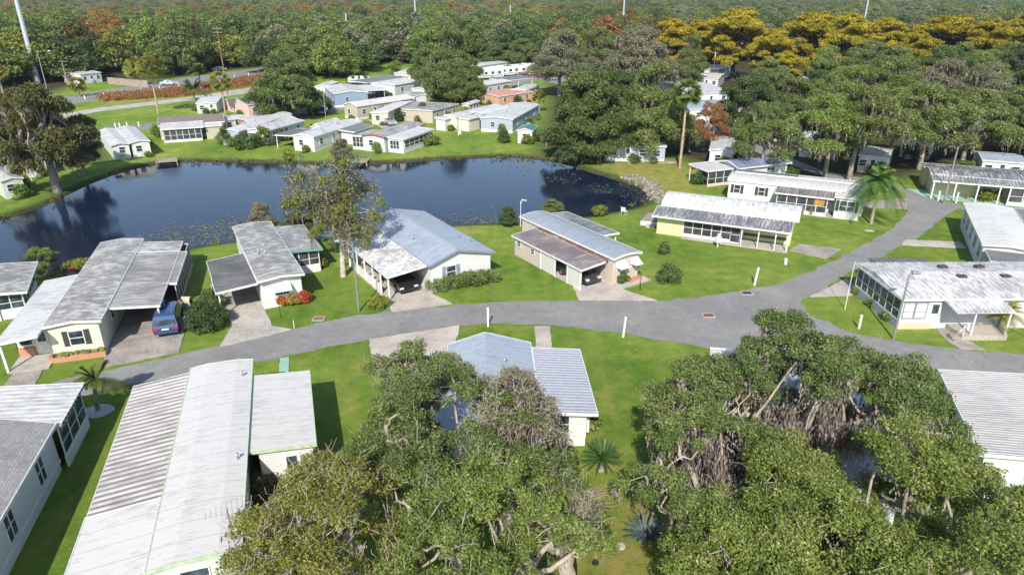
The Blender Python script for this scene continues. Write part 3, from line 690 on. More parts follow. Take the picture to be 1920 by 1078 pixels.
rw = (-3.1, 0, 4.9, 11.9); h.put(MB().box(-3.1, -3.0, 7.2, 11.9, 0, 2.05), 'shed_wall', W_beige); h.put(MB().box(-3.1, -.05, 11.8, 11.9, 0, 2.05), 'shed_wall', W_beige)
h.win((-3.1, 0, 7, 11.9), 'W', 11, 1.5, .6, .5); h.win((-3.1, 0, 7, 11.9), 'W', 8.6, 1.4, .6, .5)
M_lat = siding('white_lattice_panel', (.6, .6, .57), .12)
h.put(MB().box(-3.14, -3.06, 4.9, 7.15, .05, 2.05), 'lattice_panel', M_lat); h.put(MB().box(-3.14, -3.06, 1.0, 2.9, .05, 2.05), 'lattice_panel', M_lat)
for y in (.95, 2.95, 4.85, 7.2): h.post(-3.12, y, 2.05, .05)
h.slab(-3.1, .1, .8, 11.9, .06, M_conc)
h.roof(6.5, 15.3, [(3.45, 2.42), (6.3, 2.2)], R_streak, name='porch_roof')
for y in (6.8, 11, 15): h.post(6.1, y, 2.15)
h.slab(3.4, 6.2, 6.6, 15.2, .08)
# ---- yellow home with white bowed roof (ridge runs left to right: local y)
h = House('yellow home with long white bowed roof and screened front porch', (1242, 383), (1491, 413), 2.9)
HY = h
r = (-5.2, -.1, .2, 14.0); p = bow(-5.4, 0, 2.85, .75)
h.walls(r, p, W_yel); h.roof(-.1, 14.5, p, R_bw)
h.roof(-.45, 14.0, [(.05, 2.72), (2.7, 2.28)], R_streak, ribs=.4, ribw=.08, ribh=.03, name='porch_roof', label='black streaked porch roof', trim=M_white)
h.walls((-.1, 1.8, .0, 2.9), [(.05, 2.6), (2.7, 2.2)], W_yel)
rp = (-.1, 1.8, 2.9, 9.0); h.screens(rp, 'E', 2.95, 8.0, .35, 2.25, 5, kick=M_white); h.screens(rp, 'E', 8.0, 9.0, .12, 2.25, 1, rail=True); h.screens(rp, 'N', .0, 1.75, .35, 2.25, 2)
h.slab(-.1, 2.5, 2.9, 13.9, .12)
for y in (9.2, 10.9, 12.6, 13.8): h.post(2.4, y, 2.2)
h.put(MB().box(-.095, -.03, 9.2, 13.6, .5, .8), 'painted_wall_shadow', M_int); h.win((-5.2, -.08, 0, 14), 'E', 11.2, 1.6, 1.2, .9); h.win(r, 'W', 4, 1.7, 1, 1)  # dark strip: porch shade put onto the wall as colour
h.vent(-1.6, 9.6, 3.4, .12, .25)
dk = MB(); dk.box(-3.6, -.4, -2.4, -.15, .5, .62)
h.put(dk, 'deck', plain('grey_deck_boards', (.25, .23, .21), .9)); h.put(MB().box(-3.6, -.4, -2.45, -2.38, 0, .5), 'deck_skirt', M_white); h.put(MB().box(-.42, -.36, -2.4, -.15, 0, .5), 'deck_skirt', M_white)
m = MB(); m.box(-3.6, -.4, -2.42, -2.38, 1.4, 1.46)
for k in range(9): m.box(-3.6 + k * .4, -3.56 + k * .4, -2.42, -2.38, .62, 1.4)
h.put(m, 'deck_railing', plain('brown_rail', (.20, .11, .07), .8)); h.put(MB().box(-.36, .35, -1.6, -.6, .0, .3), 'deck_step', M_conc)
# ---- white home behind it
h = House('white home with dark shuttered windows and amber blind behind the yellow home', (1366, 337), (1627, 365), 2.8)
r = (-4.3, -.1, .1, 16.0); p = bow(-4.4, 0, 2.8, .3); h.walls(r, p, W_white, skirt=M_white); h.roof(-.1, 16.3, p, R_white)
h.roof(.2, 8.0, [(-6.2, 2.85), (-4.45, 2.95)], R_dkgrey, ribs=.35, ribw=.12, name='rear_roof', label='dark rear pan roof'); h.roof(8.1, 15.8, [(-6.2, 2.85), (-4.45, 2.95)], R_white2, ribs=.35, ribw=.12, name='rear_roof')
h.walls((-6, -4.3, .4, 15.6), [(-6.2, 2.7), (-4.4, 2.8)], W_white)
for u in (1.2, 4.2): h.win(r, 'E', u, 1.7, .7, 1.0, shutters=SH_dk)
h.walls((-.1, 2.0, 12.9, 15.6), [(0, 2.75), (2.0, 2.62)], W_white); rb = (-.1, 2.0, 12.9, 15.6); h.roof(12.7, 15.9, [(.03, 2.83), (2.2, 2.68)], R_white, name='bay_roof'); h.win(rb, 'E', 14.2, 1.6, 1.6, 1.2, shutters=SH_dk, mul=2)
h.roof(6.0, 12.65, [(.05, 2.7), (2.3, 2.4)], R_rusty, ribs=.35, ribw=.1, name='porch_roof', label='brown streaked porch roof')
rp = (-.1, 2.0, 6.2, 12.8); h.screens(rp, 'E', 6.3, 12.0, .4, 2.35, 5, kick=M_white); h.put(MB().box(2.04, 2.07, 10.6, 11.7, 1.3, 2.2), 'amber_blind', M_gold); h.slab(-.1, 2.2, 6.0, 13, .1)
# ---- far right yellow carport home
h = House('pale yellow home with white-posted carport at the right edge, near the teal driveway', (1750, 338), (1920, 352), 2.45)
r = (-6.8, -2.5, .4, 16); p = bow(-7.0, -2.3, 2.75, .3); h.walls(r, p, W_yel2); h.roof(.0, 16.5, p, R_streak, ribs=.5)
h.roof(.0, 16.4, [(-2.25, 2.72), (.1, 2.42)], R_streak, ribs=.4, ribw=.16, name='carport_roof', label='streaked pan roof over the carport', ribmat=R_rib)
for y in (.2, 2.7, 5.2, 7.6, 8.7, 10.4, 12.2, 14): h.post(0, y, 2.3, .07)
h.slab(-2.5, .1, .2, 7.6, .06, M_conc_teal); h.screens((-2.4, -.1, 7.7, 15), 'E', 8.7, 14.8, .4, 2.3, 4, kick=M_white)
h.walls((-9.8, -7.1, 0, 16), [(-10, 2.5), (-7.1, 2.6)], W_yel2); h.roof(-.2, 16.4, [(-10, 2.6), (-7.05, 2.7)], R_streak, ribs=.45, name='rear_roof')
# ---- right: cream roof home
h = House('white home with cream flat roof and blue shaded side, right of the curving road', (1842, 456), (1807, 381), 2.8)
r = (.2, 4.6, .1, 15.0); p = [(0, 2.75), (2.3, 2.95), (4.8, 2.75)]; h.walls(r, p, W_white, skirt=M_white); h.roof(-.2, 15.3, p, R_h14)
h.win(r, 'S', 3.0, 1.7, 1.4, .6, awning=M_white)
for u in (1.5, 4.5, 7.5, 10.5, 13): h.win(r, 'W', u, 1.6, 1.3, 1.3, mul=2)
h.roof(-.1, 15.2, [(4.95, 2.8), (8.8, 2.6)], R_dkgrey, name='carport_roof', label='dark grey carport roof', trim=M_white); h.post(8.6, .2, 2.4); h.post(8.6, 7, 2.4); h.post(8.6, 14.8, 2.4)
h.walls((5.0, 8.0, 6, 15), [(4.9, 2.65), (8.8, 2.45)], W_white)
h.roof(-3.8, -.4, [(.3, 2.35), (9, 2.45)], R_dkgrey, ribs=0, name='rear_carport_roof', label='dark ribbed lean-to roof'); h.post(.5, -3.6, 2.25); h.post(4.5, -3.6, 2.25)
# ---- right: big grey home with long white ribbed roof
h = House('grey home with long ribbed white roof and window-lined side, beside the street lamp', (1693, 561), (1604, 493), 2.75)
HG = h
r = (.25, 16.5, .3, 7.6)
def ridge_roof(y0, y1, yr, z, rise, x0, x1, mat, ribs):
    m = MB(); t = .09
    m.add([(x0, y0, z), (x1, y0, z), (x1, yr, z + rise), (x0, yr, z + rise), (x1, y1, z), (x0, y1, z), (x0, y0, z - t), (x1, y0, z - t), (x1, y1, z - t), (x0, y1, z - t)],
          [(0, 1, 2, 3), (3, 2, 4, 5), (0, 6, 7, 1), (4, 8, 9, 5), (0, 3, 5, 9, 6), (1, 7, 8, 4, 2), (6, 9, 8, 7)])
    x = x0 + ribs / 2
    while x < x1:
        for ya, za, yb, zb in ((y0, z, yr, z + rise), (yr, z + rise, y1, z)):
            m.add([(x, ya, za), (x + .03, ya, za + .05), (x + .07, ya, za + .05), (x + .1, ya, za), (x, yb, zb), (x + .03, yb, zb + .05), (x + .07, yb, zb + .05), (x + .1, yb, zb)], [(0, 1, 5, 4), (1, 2, 6, 5), (2, 3, 7, 6), (0, 3, 2, 1)])
        x += ribs
    return m
R_h15 = roofmat('ribbed_white_roof', (.60, .585, .565), (.20, .19, .18), .6, streak=(7, 1.1, 1))
h.put(ridge_roof(0, 7.95, 4.6, 2.75, .45, 0, 17, R_h15, .42), 'roof', R_h15)
m = MB(); m.box(-.04, .003, -.03, 7.98, 2.58, 2.76); m.box(0, 17, -.04, .003, 2.58, 2.76); h.put(m, 'fascia', M_trim)
h.put(MB().box(.25, 16.5, .3, 7.6, 0, 2.64), 'wall', W_lgrey); h.put(MB().box(.2, 2.9, .22, .29, 0, .5), 'yellow_base_wall', W_sand)
h.screens((.25, 16.5, .3, 7.6), 'W', .4, 7.5, .75, 2.5, 7, kick=W_grey, mat=M_glass)
for u0, u1 in ((.45, 1.3), (1.4, 2.3)): h.screens((.25, 3, .3, 7), 'S', u0, u1, .9, 2.3, 1, mat=M_white, frame=SH_gr)
h.door((.25, 16.5, .3, 7.6), 'S', 3.0, .9, 2.0, .35, M_white)

m = MB(); m.add([(3.3, -1.85, 2.42), (7.9, -1.85, 2.42), (7.9, .0, 2.68), (3.3, 0, 2.68), (3.3, -1.85, 2.33), (7.9, -1.85, 2.33), (7.9, 0, 2.57), (3.3, 0, 2.57)], [(0, 1, 2, 3), (7, 6, 5, 4), (0, 4, 5, 1), (1, 5, 6, 2), (3, 7, 4, 0)])
for k in range(13): m.box(3.4 + k * .35, 3.5 + k * .35, -1.86, -.05, 2.44, 2.50)
h.put(m, 'porch_roof', R_h15); h.post(4.9, -1.7, 2.35); h.post(7.6, -1.7, 2.35); h.put(MB().box(4.2, 7.8, -1.8, .28, 0, .45), 'porch_slab', M_conc)
for k in range(3): h.put(MB().box(3.5, 4.18 - k * .0, -1.5 - k * .28, -1.25 - k * .28, 0, .42 - k * .13), 'porch_step', M_conc_old)
m = MB(); m.tube([(4.25, -1.8, .45), (4.25, -1.8, 1.3), (3.6, -2.2, .9)], .03, 5); h.put(m, 'handrail', M_white)
for x, y, z in ((6.2, 5.6, 3.2), (9.4, 5.6, 3.2), (6.5, 3.4, 3.2), (10.2, 3.4, 3.2)): h.put(MB().box(x, x + .7, y, y + .5, 2.9, 3.25), 'roof_vent', SH_dk)
h.put(ridge_roof(8.1, 10.2, 9.1, 2.3, .1, 2.4, 7.5, R_dkgrey, .3), 'rear_roof', R_dkgrey, 'dark ribbed roof of the rear carport'); h.post(2.6, 10.0, 2.2); h.post(7.3, 10, 2.2)
# ---- patio house under the oaks
h = House('home with dappled blue-grey roof in the shade of the oaks, right of the pond', (1386, 316), (1503, 303), 2.5)
r = (-4.5, -.4, .4, 9.0); p = gable(-5, 0, 2.5, .6); h.walls(r, p, W_lgrey); h.roof(0, 9.4, p, roofmat('painted_dapple_blue_roof', (.12, .16, .25), (.25, .28, .33), .6, streak=(2, 3, 1))); h.win(r, 'E', 2, 1.5, 1.3, 1); h.win(r, 'E', 6, 1.5, 1.3, 1)  # dappled oak shade painted into the blue roof as pale patches
p = [(-5.4, 2.4), (-1.0, 2.3)]; h.roof(-4.5, -.1, p, R_white2, name='porch_roof'); h.screens((-5, -1.2, -4.3, -.2), 'E', -4.2, -.2, .3, 2.2, 3, kick=W_pink); h.post(-5.2, -4.3, 2.3); h.walls((-5.2, -1.5, -3.0, .3), p, W_lgrey)

# ------------------------------------------------------------------ homes across the pond
SHRUBS = []
def D_ok(A): return A[1] > 150
def home(label, A, C, B, z, rise, wall, roofm, kind='gable', nw=3, name='mobile_home', cat='house', trim=M_trim, door=True, over=.15, skirt=M_white, faces='SEW', zt=None, ribs=0):
    h = House(label, A, C, z, name, cat); bx = h.loc(*B, z)[0]; x0, x1 = min(0, bx), max(0, bx)
    p = bow(x0, x1, z, rise) if kind == 'bow' else gable(x0, x1, z, rise) if kind == 'gable' else [(x0, z), (x1, z + rise)]
    r = (x0 + over, x1 - over, over, h.L - over); h.walls(r, p, wall, skirt=skirt); h.roof(0, h.L, p, roofm, trim=trim, ribs=ribs); W_ = x1 - x0
    if 'S' in faces: h.win(r, 'S', (x0 + x1) / 2 - (W_ * .12 if door else 0), z * .56, .8, .9)
    for f in 'EW':
        if f in faces:
            for k in range(nw):
                u = h.L * (k + .6) / (nw + .2)
                if door and k == 1: h.door(r, f, u, .9, min(2.0, z - .5), .3)
                else: h.win(r, f, u, z * .56, .9, .9)
    for k_ in range(3 if D_ok(A) else 0):
        SHRUBS.append(tuple(h.world(x1 + .7 if k_ else x0 + (x1 - x0) * .7, h.L * (.15 + .33 * k_) if k_ else -.7)))
    h.r = r; rg_ = random.Random(len(label) * 7 + int(A[0]))
    if nw > 2: h.acbox(x1 + .75, h.L * rg_.uniform(.3, .7)); h.vent((x0 + x1) / 2 + .4, h.L * rg_.uniform(.2, .8), z + rise * .8, .18, .3)
    return h
home('small pale green home at the left edge across the pond', (0, 340), (-30, 320), (24, 321), 2.5, .3, W_green, R_white2, nw=2, skirt=None)
home('white sunroom home behind the brown oak on the left bank', (42, 301), (30, 262), (88, 303), 2.6, .5, W_white, R_silver, nw=3, skirt=None)
home('white-walled home at the far left behind the brown oak', (-60, 300), (-30, 262), (10, 292), 2.7, .5, W_white, R_white, nw=2)
h = home('white home with twin white roofs between the brown oak and the pond', (244, 268), (217, 241), (286, 268), 2.5, .3, W_white, R_silver, nw=2, skirt=None)
b_ = h.loc(205, 267, 2.5)[0]; r = (b_, -.25, .1, h.L - .2); h.walls(r, gable(b_ - .2, -.1, 2.4, .3), W_white); h.roof(-.1, h.L, gable(b_ - .2, -.06, 2.42, .3), R_white2, name='second_roof'); h.win(r, 'S', b_ / 2, 1.5, .8, .9); h.acbox(b_ * .6, -.7)
h = home('tan home with brown shingle roof and white screened porch across the pond', (296, 236), (421, 228), (281, 222), 2.6, .8, W_tan, R_brown, nw=4, faces='WN')
r = (.05, 3.3, .8, 7.2); h.roof(.5, 7.6, [(-.9, 2.86), (3.6, 2.45)], R_silver, name='porch_roof'); h.screens(r, 'E', .9, 7.1, .35, 2.4, 6, kick=M_white); h.screens(r, 'S', .2, 3.3, .35, 2.4, 3, kick=M_white); h.put(MB().box(.2, 2.6, 7.9, 10.6, 0, 2.3), 'storage_room', W_tan); h.roof(7.7, 10.8, [(.1, 2.5), (2.8, 2.4)], R_white2, name='storage_roof')
home('small pale green garden shed beside the pink home', (366, 194), (406, 193), (360, 182), 2.3, .5, W_green, R_silver, nw=2, name='garden_shed', cat='shed', skirt=None, faces='E')
home('pink home with dark shingle roof behind the garden shed', (464, 197), (529, 190), (425, 186), 2.6, .8, W_pink, R_dkgrey, nw=3, faces='SEW', skirt=None)
home('salmon home in the shade of the big round oak', (470, 232), (556, 222), (455, 221), 2.3, .3, siding('salmon_siding', (.52, .25, .18)), R_silver, nw=3, skirt=None)
home('slate-walled home with long white roof beside the palm shrubs', (447, 247), (548, 214), (430, 240), 2.5, .35, W_grey, R_white2, 'bow', nw=3, skirt=None)
home('low white home with silver roof left of the white gabled home', (500, 246), (572, 226), (482, 236), 2.4, .3, W_lgrey, R_silver, nw=3, skirt=None)
h = home('white home with pale blue side and open carport at the pond edge', (588, 257), (680, 228), (553, 252), 2.6, .4, W_white, R_silver, nw=4)
x = h.loc(526, 250, 2.3)[0]; h.roof(.6, 7, [(x, 2.3), (-3.2, 2.45)], R_dkgrey, name='carport_roof'); h.post(x + .2, .8, 2.2); h.post(x + .2, 6.7, 2.2)
h.roof(7.5, 14, [(.1, 2.5), (3.3, 2.3)], R_dkgrey, name='side_roof'); h.walls((.2, 3.0, 8, 13.5), [(.1, 2.4), (3.3, 2.2)], W_white)
h = home('white home with red gable trim beside the pond dock', (720, 258), (798, 233), (685, 252), 2.6, .35, W_white, R_h8, nw=4, trim=R_red, skirt=None)
h.roof(.6, 11, [(.15, 2.62), (3.4, 2.4)], R_white2, name='side_roof'); r = (.2, 3.2, .8, 10.6); h.walls(r, [(.15, 2.5), (3.4, 2.3)], W_white); h.screens(r, 'E', 1.2, 9, .8, 2.1, 5, mat=M_glass); h.screens(r, 'S', .6, 2.4, .6, 2.1, 3, mat=M_glass)
h.roof(.3, 6, [(-7.0, 2.3), (-3.75, 2.5)], R_h8, name='porch_roof'); h.screens((-6.8, -3.9, .5, 5.6), 'S', -6.8, -3.9, .4, 2.2, 4, kick=M_white); h.screens((-6.8, -3.9, .5, 5.6), 'W', .5, 5.6, .4, 2.2, 4)
home('long beige home with white gable end in the middle of the far row', (669, 200), (776, 184), (643, 196), 2.9, .7, W_tan, R_white, nw=5, faces='SE')
home('blue home with grey roof behind the long beige home', (690, 173), (668, 160), (622, 174), 3.2, .5, W_blue, R_silver, nw=3)
h = House('white flat canopy carport beside the blue home', (722, 168), (700, 159), 2.6, 'carport', 'carport'); h.roof(0, h.L, [(-7.5, 2.7), (0, 2.5)], R_white)
for x in (-7.3, -.2):
    for y in (.2, h.L - .2): h.post(x, y, 2.5)
home('beige home with white flat roof behind the small dark palm', (728, 212), (773, 192), (706, 206), 2.5, .2, W_beige, R_white, 'flat', nw=2, skirt=None)
home('low home with wide grey pan roof right of the dark palm', (811, 210), (861, 197), (776, 191), 2.4, .25, W_tan, R_h8, 'flat', nw=3, skirt=None)
h = home('white home with boxy white entry room near the lawn, far bank', (856, 219), (944, 199), (828, 217), 2.7, .25, W_cream, R_silver, nw=3)
h.put(MB().box(-3.9, -1.6, -1.6, .1, 0, 2.2), 'entry_room', W_white); h.roof(-1.8, -.05, [(-4.1, 2.42), (-1.4, 2.3)], R_white2, name='entry_roof'); h.put(MB().box(.05, 2.6, .5, 4, 0, 2.3), 'utility_room', W_cream); h.roof(.3, 4.2, [(0, 2.5), (2.8, 2.4)], R_white2, name='utility_roof')
h = home('grey-blue home with white shutters beside the green-roofed shed', (962, 224), (1012, 196), (901, 220), 2.7, .35, W_grey, R_silver, nw=3)
home('white home with silver double roof at the top of the lawn', (905, 214), (990, 199), (880, 209), 2.7, .3, W_lgrey, R_white, nw=3)
home('small white shed with green roof beside the big pond oak', (999, 246), (1008, 237), (971, 243), 2.3, .45, W_white, R_green, nw=1, name='garden_shed', cat='shed', skirt=None, door=False, faces='SE')
home('orange-roofed low home behind the far row', (935, 181), (1000, 172), (925, 170), 2.3, .3, siding('peach_siding', (.55, .32, .22)), R_orange, nw=3, skirt=None)
home('grey home with white roof beside the parked trailers', (893, 163), (960, 152), (880, 156), 2.9, .3, W_lgrey, R_white, nw=4)
home('white roofed home showing between the palms behind the big oak', (1287, 128), (1348, 132), (1280, 118), 2.8, .4, W_white, R_white, nw=3)
home('white home with posted porch under the golden trees', (1303, 146), (1348, 148), (1309, 136), 2.6, .3, W_lgrey, R_white, nw=3)
home('broad grey-roofed home behind the tall orange-trunked palm', (1298, 176), (1372, 174), (1304, 152), 2.8, .8, W_white, R_silver, nw=3)
home('white home with slate roof above the orange-red tree', (1293, 205), (1390, 204), (1290, 188), 2.7, .6, W_white, R_blue, nw=3)
home('white home glimpsed through the right-hand oaks', (1503, 156), (1548, 152), (1502, 139), 2.8, .5, W_white, R_white, nw=2)
home('white home with window facing the dirt bank, under the oaks', (1376, 284), (1380, 256), (1330, 280), 2.7, .3, W_white, R_silver, nw=3)
home('white home glimpsed right of the red tree', (1440, 205), (1500, 215), (1440, 190), 2.7, .5, W_white, R_white2, nw=3)
home('pale home deep in the oak shade beside the pond', (1135, 272), (1250, 275), (1135, 255), 2.6, .4, W_grey, R_silver, nw=4)  # grey-blue siding paints oak shade onto these pale walls
home('home with long blue screened side behind the big pond oak', (1110, 250), (1170, 240), (1100, 240), 2.6, .4, W_grey, R_silver, nw=4)
home('white home glimpsed left of the carport home at the right edge', (1610, 290), (1668, 296), (1612, 272), 2.7, .4, W_lgrey, R_silver, nw=3)
home('white home in the shade at the right edge, above the carport home', (1842, 300), (1925, 306), (1845, 285), 2.6, .4, W_white, R_blue, nw=3)
home('silver-roofed home behind trees at the right edge', (1850, 228), (1940, 232), (1850, 206), 2.8, .5, W_white, R_silver, nw=3)
home('white home showing through the middle of the right-hand oaks', (1600, 190), (1660, 188), (1604, 165), 2.8, .5, W_white, R_white, nw=3)
home('white home hidden behind the brown oak and the highway', (270, 113), (296, 112), (268, 103), 3.5, .6, W_white, R_white, nw=2, skirt=None)
h = House('old open-sided pole shed near the middle wood', (688, 155), (765, 144), 2.8, 'pole_shed', 'shed'); h.roof(0, h.L, [(-7, 2.8), (0, 2.7)], R_dkgrey)
for k in range(6):
    for x in (-6.8, -.2): h.post(x, .2 + k * (h.L - .4) / 5, 2.7, .09, M_bark)
home('white box trailer home beside the pole shed', (740, 160), (790, 152), (735, 150), 3.0, .2, W_lgrey, R_white, nw=2)
for L_ in (('small white-roofed shed right of the brown-roofed tan home', (421, 226), (466, 220), (424, 218), 2.2, .2, W_white, R_white2),
    ('white gabled shed behind the white home with pale blue side', (602, 240), (640, 228), (610, 230), 2.5, .7, W_white, R_silver),
    ('small blue-grey home left of the blue home, under the big round oak', (600, 192), (612, 178), (562, 188), 2.5, .4, W_grey, R_blue),
    ('white trailer home behind the big round oak, right side', (612, 163), (634, 154), (600, 158), 2.8, .3, W_white, R_white2),
    ('low beige home left of the grey home by the trailers', (832, 160), (880, 150), (820, 152), 2.6, .3, W_tan, R_white),
    ('white awninged home above the orange-roofed home', (985, 170), (1012, 160), (970, 164), 2.6, .3, W_white, R_silver),
    ('white home glimpsed under the golden trees, right of the tall palm', (1395, 165), (1440, 166), (1398, 155), 2.8, .4, W_white, R_white),
    ('white home glimpsed between the grove oaks, far right', (1760, 215), (1820, 220), (1762, 200), 2.8, .4, W_white, R_silver),
    ('white home glimpsed low in the grove behind the leaning oak', (1500, 262), (1570, 268), (1502, 245), 2.8, .4, W_white, R_silver),
    ('white home far off through the trees near the top', (880, 84), (910, 84), (882, 80), 3.2, .8, W_white, R_white),
    ('small white shed behind the beige flat-roofed home', (700, 200), (722, 194), (690, 196), 2.4, .3, W_white, R_white2),
    ('tan home with white roof behind the pole shed', (770, 138), (800, 128), (755, 132), 2.7, .3, W_beige, R_white),
    ('white home right of the dark-roofed pole shed', (800, 168), (838, 158), (788, 162), 2.6, .3, W_white, R_silver),
    ('light grey home under the tall mossy oak, left side', (775, 172), (800, 178), (768, 176), 2.5, .3, W_lgrey, R_h8),
    ('peach shed between the two silver-roofed homes on the lawn', (880, 196), (900, 190), (872, 193), 2.3, .3, W_pink, R_white2),
    ('white home behind the camper storage row', (900, 124), (960, 116), (893, 119), 3.0, .3, W_white, R_silver),
    ('white home in the far left shade beyond the highway', (150, 140), (190, 136), (148, 134), 2.8, .4, W_white, R_silver),
    ('white roofed home showing in the grove left of the leaning oak', (1445, 235), (1500, 240), (1447, 222), 2.8, .4, W_white, R_white),
    ('white roofed home showing in the grove near the utility pole', (1690, 262), (1750, 268), (1692, 248), 2.8, .4, W_white, R_silver)):
    home(*L_[:8], nw=3, skirt=None)
# ------------------------------------------------------------------ foliage generators
def quads(P, N, size, rng, asp=.55):
    n = len(P); N = N / (np.linalg.norm(N, axis=1, keepdims=True) + 1e-9)
    r = rng.normal(size=(n, 3)); T = np.cross(N, r); T /= np.linalg.norm(T, axis=1, keepdims=True) + 1e-9; B = np.cross(N, T)
    s = (size * rng.uniform(.6, 1.35, n))[:, None]
    V = np.stack([P - B * s * .5, P + T * s * .5 * asp, P + B * s * .5, P - T * s * .5 * asp], 1).reshape(-1, 3)
    return V
def clump_leaves(C, Rd, per, size, rng, up=.35, fill=.45, spread=.9):
    """leaves through the outer shell of every clump"""
    K = len(C); n = (per * (Rd[:, 0] / Rd[:, 0].mean()) ** 2).astype(int).clip(5)
    idx = np.repeat(np.arange(K), n); m = len(idx)
    d = rng.normal(size=(m, 3)); d[:, 2] += up; d /= np.linalg.norm(d, axis=1, keepdims=True)
    rad = rng.uniform(fill, 1.08, m) ** .6
    lump = 1 + .22 * np.sin(d[:, 0] * 5 + idx) * np.cos(d[:, 1] * 6 + idx * 1.7)
    P = C[idx] + d * Rd[idx] * (rad * lump)[:, None]
    N = d + rng.normal(size=(m, 3)) * spread + np.array([0, 0, .35])
    cv = rng.uniform(0, 1, K); var = np.clip(.28 * cv[idx] + .72 * rng.beta(2.0, 2.6, m) + .06 * d[:, 2], 0, 1)
    return quads(P, N, size, rng), var
def tube_np(paths, sides=6):
    V = []; F = []; b = 0
    for pts, rad in paths:
        pts = np.asarray(pts, float); n = len(pts); tg = np.gradient(pts, axis=0); tg /= np.linalg.norm(tg, axis=1, keepdims=True) + 1e-9
        ref = np.array([1, 0, 0.]) if abs(tg[0][0]) < .8 else np.array([0, 1., 0])
        a = np.cross(tg, ref); a /= np.linalg.norm(a, axis=1, keepdims=True) + 1e-9; c = np.cross(tg, a)
        sd_ = sides if max(rad) > .06 else 4 if max(rad) > .025 else 3
        th = np.linspace(0, 2 * np.pi, sd_, endpoint=False)
        ring = pts[:, None, :] + (a[:, None, :] * np.cos(th)[None, :, None] + c[:, None, :] * np.sin(th)[None, :, None]) * np.asarray(rad)[:, None, None]
        V.append(ring.reshape(-1, 3)); k = np.arange(sd_)
        for i in range(n - 1):
            F.append(np.stack([b + i * sd_ + k, b + i * sd_ + (k + 1) % sd_, b + (i + 1) * sd_ + (k + 1) % sd_, b + (i + 1) * sd_ + k], 1))
        b += n * sd_
    return np.concatenate(V), np.concatenate(F)
def bez(a, m, b, n=7):
    t = np.linspace(0, 1, n)[:, None]; return (1 - t) ** 2 * a + 2 * t * (1 - t) * m + t * t * b
def wob(p, rng, s):
    q = p.copy(); q[1:-1] += rng.normal(size=(len(p) - 2, 3)) * s; return q
def skeleton(C, rng, H, hb, rt, nl=6, lean=(0, 0), twigs=0, twl=1.2, tr=.02, rbough=.9):
    fork = np.array([lean[0] * .4, lean[1] * .4, hb]); base = np.zeros(3)
    paths = [(wob(bez(base - [0, 0, .4], np.array([lean[0] * .1, lean[1] * .1, hb * .5]), fork, 6), rng, rt * .15), np.linspace(rt * 1.35, rt * .85, 6))]
    K = len(C); nl = min(nl, K); ang = np.arctan2(C[:, 1] - fork[1], C[:, 0] - fork[0]); grp = ((ang + np.pi) / (2 * np.pi) * nl).astype(int) % nl
    for g in range(nl):
        m = np.where(grp == g)[0]
        if not len(m): continue
        cen = C[m].mean(0); far = C[m][np.argmax(np.linalg.norm(C[m] - fork, axis=1))]
        end = cen * .45 + far * .55; end[2] -= .3
        mid = fork * .5 + end * .5; mid[2] += (rng.uniform(-.1, .25)) * (H - hb) - .1
        lp = wob(bez(fork, mid, end, 9), rng, rt * .35); lr = np.linspace(rt * .62, rt * .16, 9); paths.append((lp, lr))
        left = list(m)
        while left:                                   # gather the clumps of one bough, carry them on one branch
            i = left[0]; near_ = [j for j in left if np.linalg.norm(C[j] - C[i]) < rbough * 2.2][:9]; left = [j for j in left if j not in near_]
            bc = C[near_].mean(0) - [0, 0, .25]; d = np.linalg.norm(lp[2:] - bc, axis=1); q = max(1, 1 + int(np.argmin(d))); a = lp[q]
            r0 = min(lr[q] * .7, rt * .26); paths.append((wob(bez(a, (a + bc) / 2 + rng.normal(size=3) * .25 + [0, 0, -.15], bc, 6), rng, .07), np.linspace(r0, max(tr * 1.6, rt * .09), 6)))
            for j in near_:
                e = C[j]; paths.append((bez(bc, (bc + e) / 2 + rng.normal(size=3) * .1, e, 3), np.linspace(max(tr * 1.5, rt * .07), tr, 3)))
                for _ in range(twigs):
                    v = rng.normal(size=3); v[2] = abs(v[2]) * .8; v = v / np.linalg.norm(v) * twl * rng.uniform(.6, 1.3)
                    paths.append((wob(bez(e, e + v * .5 + rng.normal(size=3) * .15, e + v, 4), rng, .05), np.linspace(tr * 1.1, .008, 4)))
    return tube_np(paths)
def dome(rng, R, H, hb, n, flat=1.0, low=.25, jit=.12):
    C = []
    for k in range(n):
        t = (k + .5) / n; r = R * math.sqrt(t) * .92; a = k * 2.39996 + rng.uniform(-.3, .3)
        z = hb + (H - hb) * (1 - flat * .95 * (r / R) ** 2.2) * rng.uniform(1 - jit * 1.6, 1)
        rr = r * rng.uniform(1 - jit * 1.5, 1 + jit * .6); C.append((rr * math.cos(a), rr * math.sin(a), z))
    for k in range(int(n * low)):
        a = rng.uniform(0, 6.28); r = R * rng.uniform(.5, .95); C.append((r * math.cos(a), r * math.sin(a), hb + (H - hb) * rng.uniform(.05, .4)))
    return np.array(C)
def boughs(C, rng, rb, k=6, keep=1.0):
    """replace every centre by a bough: a flattened dome of leaf clumps, with air between boughs"""
    out = []
    for p in C:
        if rng.uniform() > keep: continue
        s = rng.uniform(.7, 1.25)
        for j in range(k + int(rng.integers(0, 3))):
            a = j * 2.39996 + rng.uniform(-.4, .4); r = rb * s * math.sqrt((j + .3) / k); out.append(p + [r * math.cos(a), r * math.sin(a), -.38 * r * r / rb + rng.normal() * .12])
    return np.array(out)
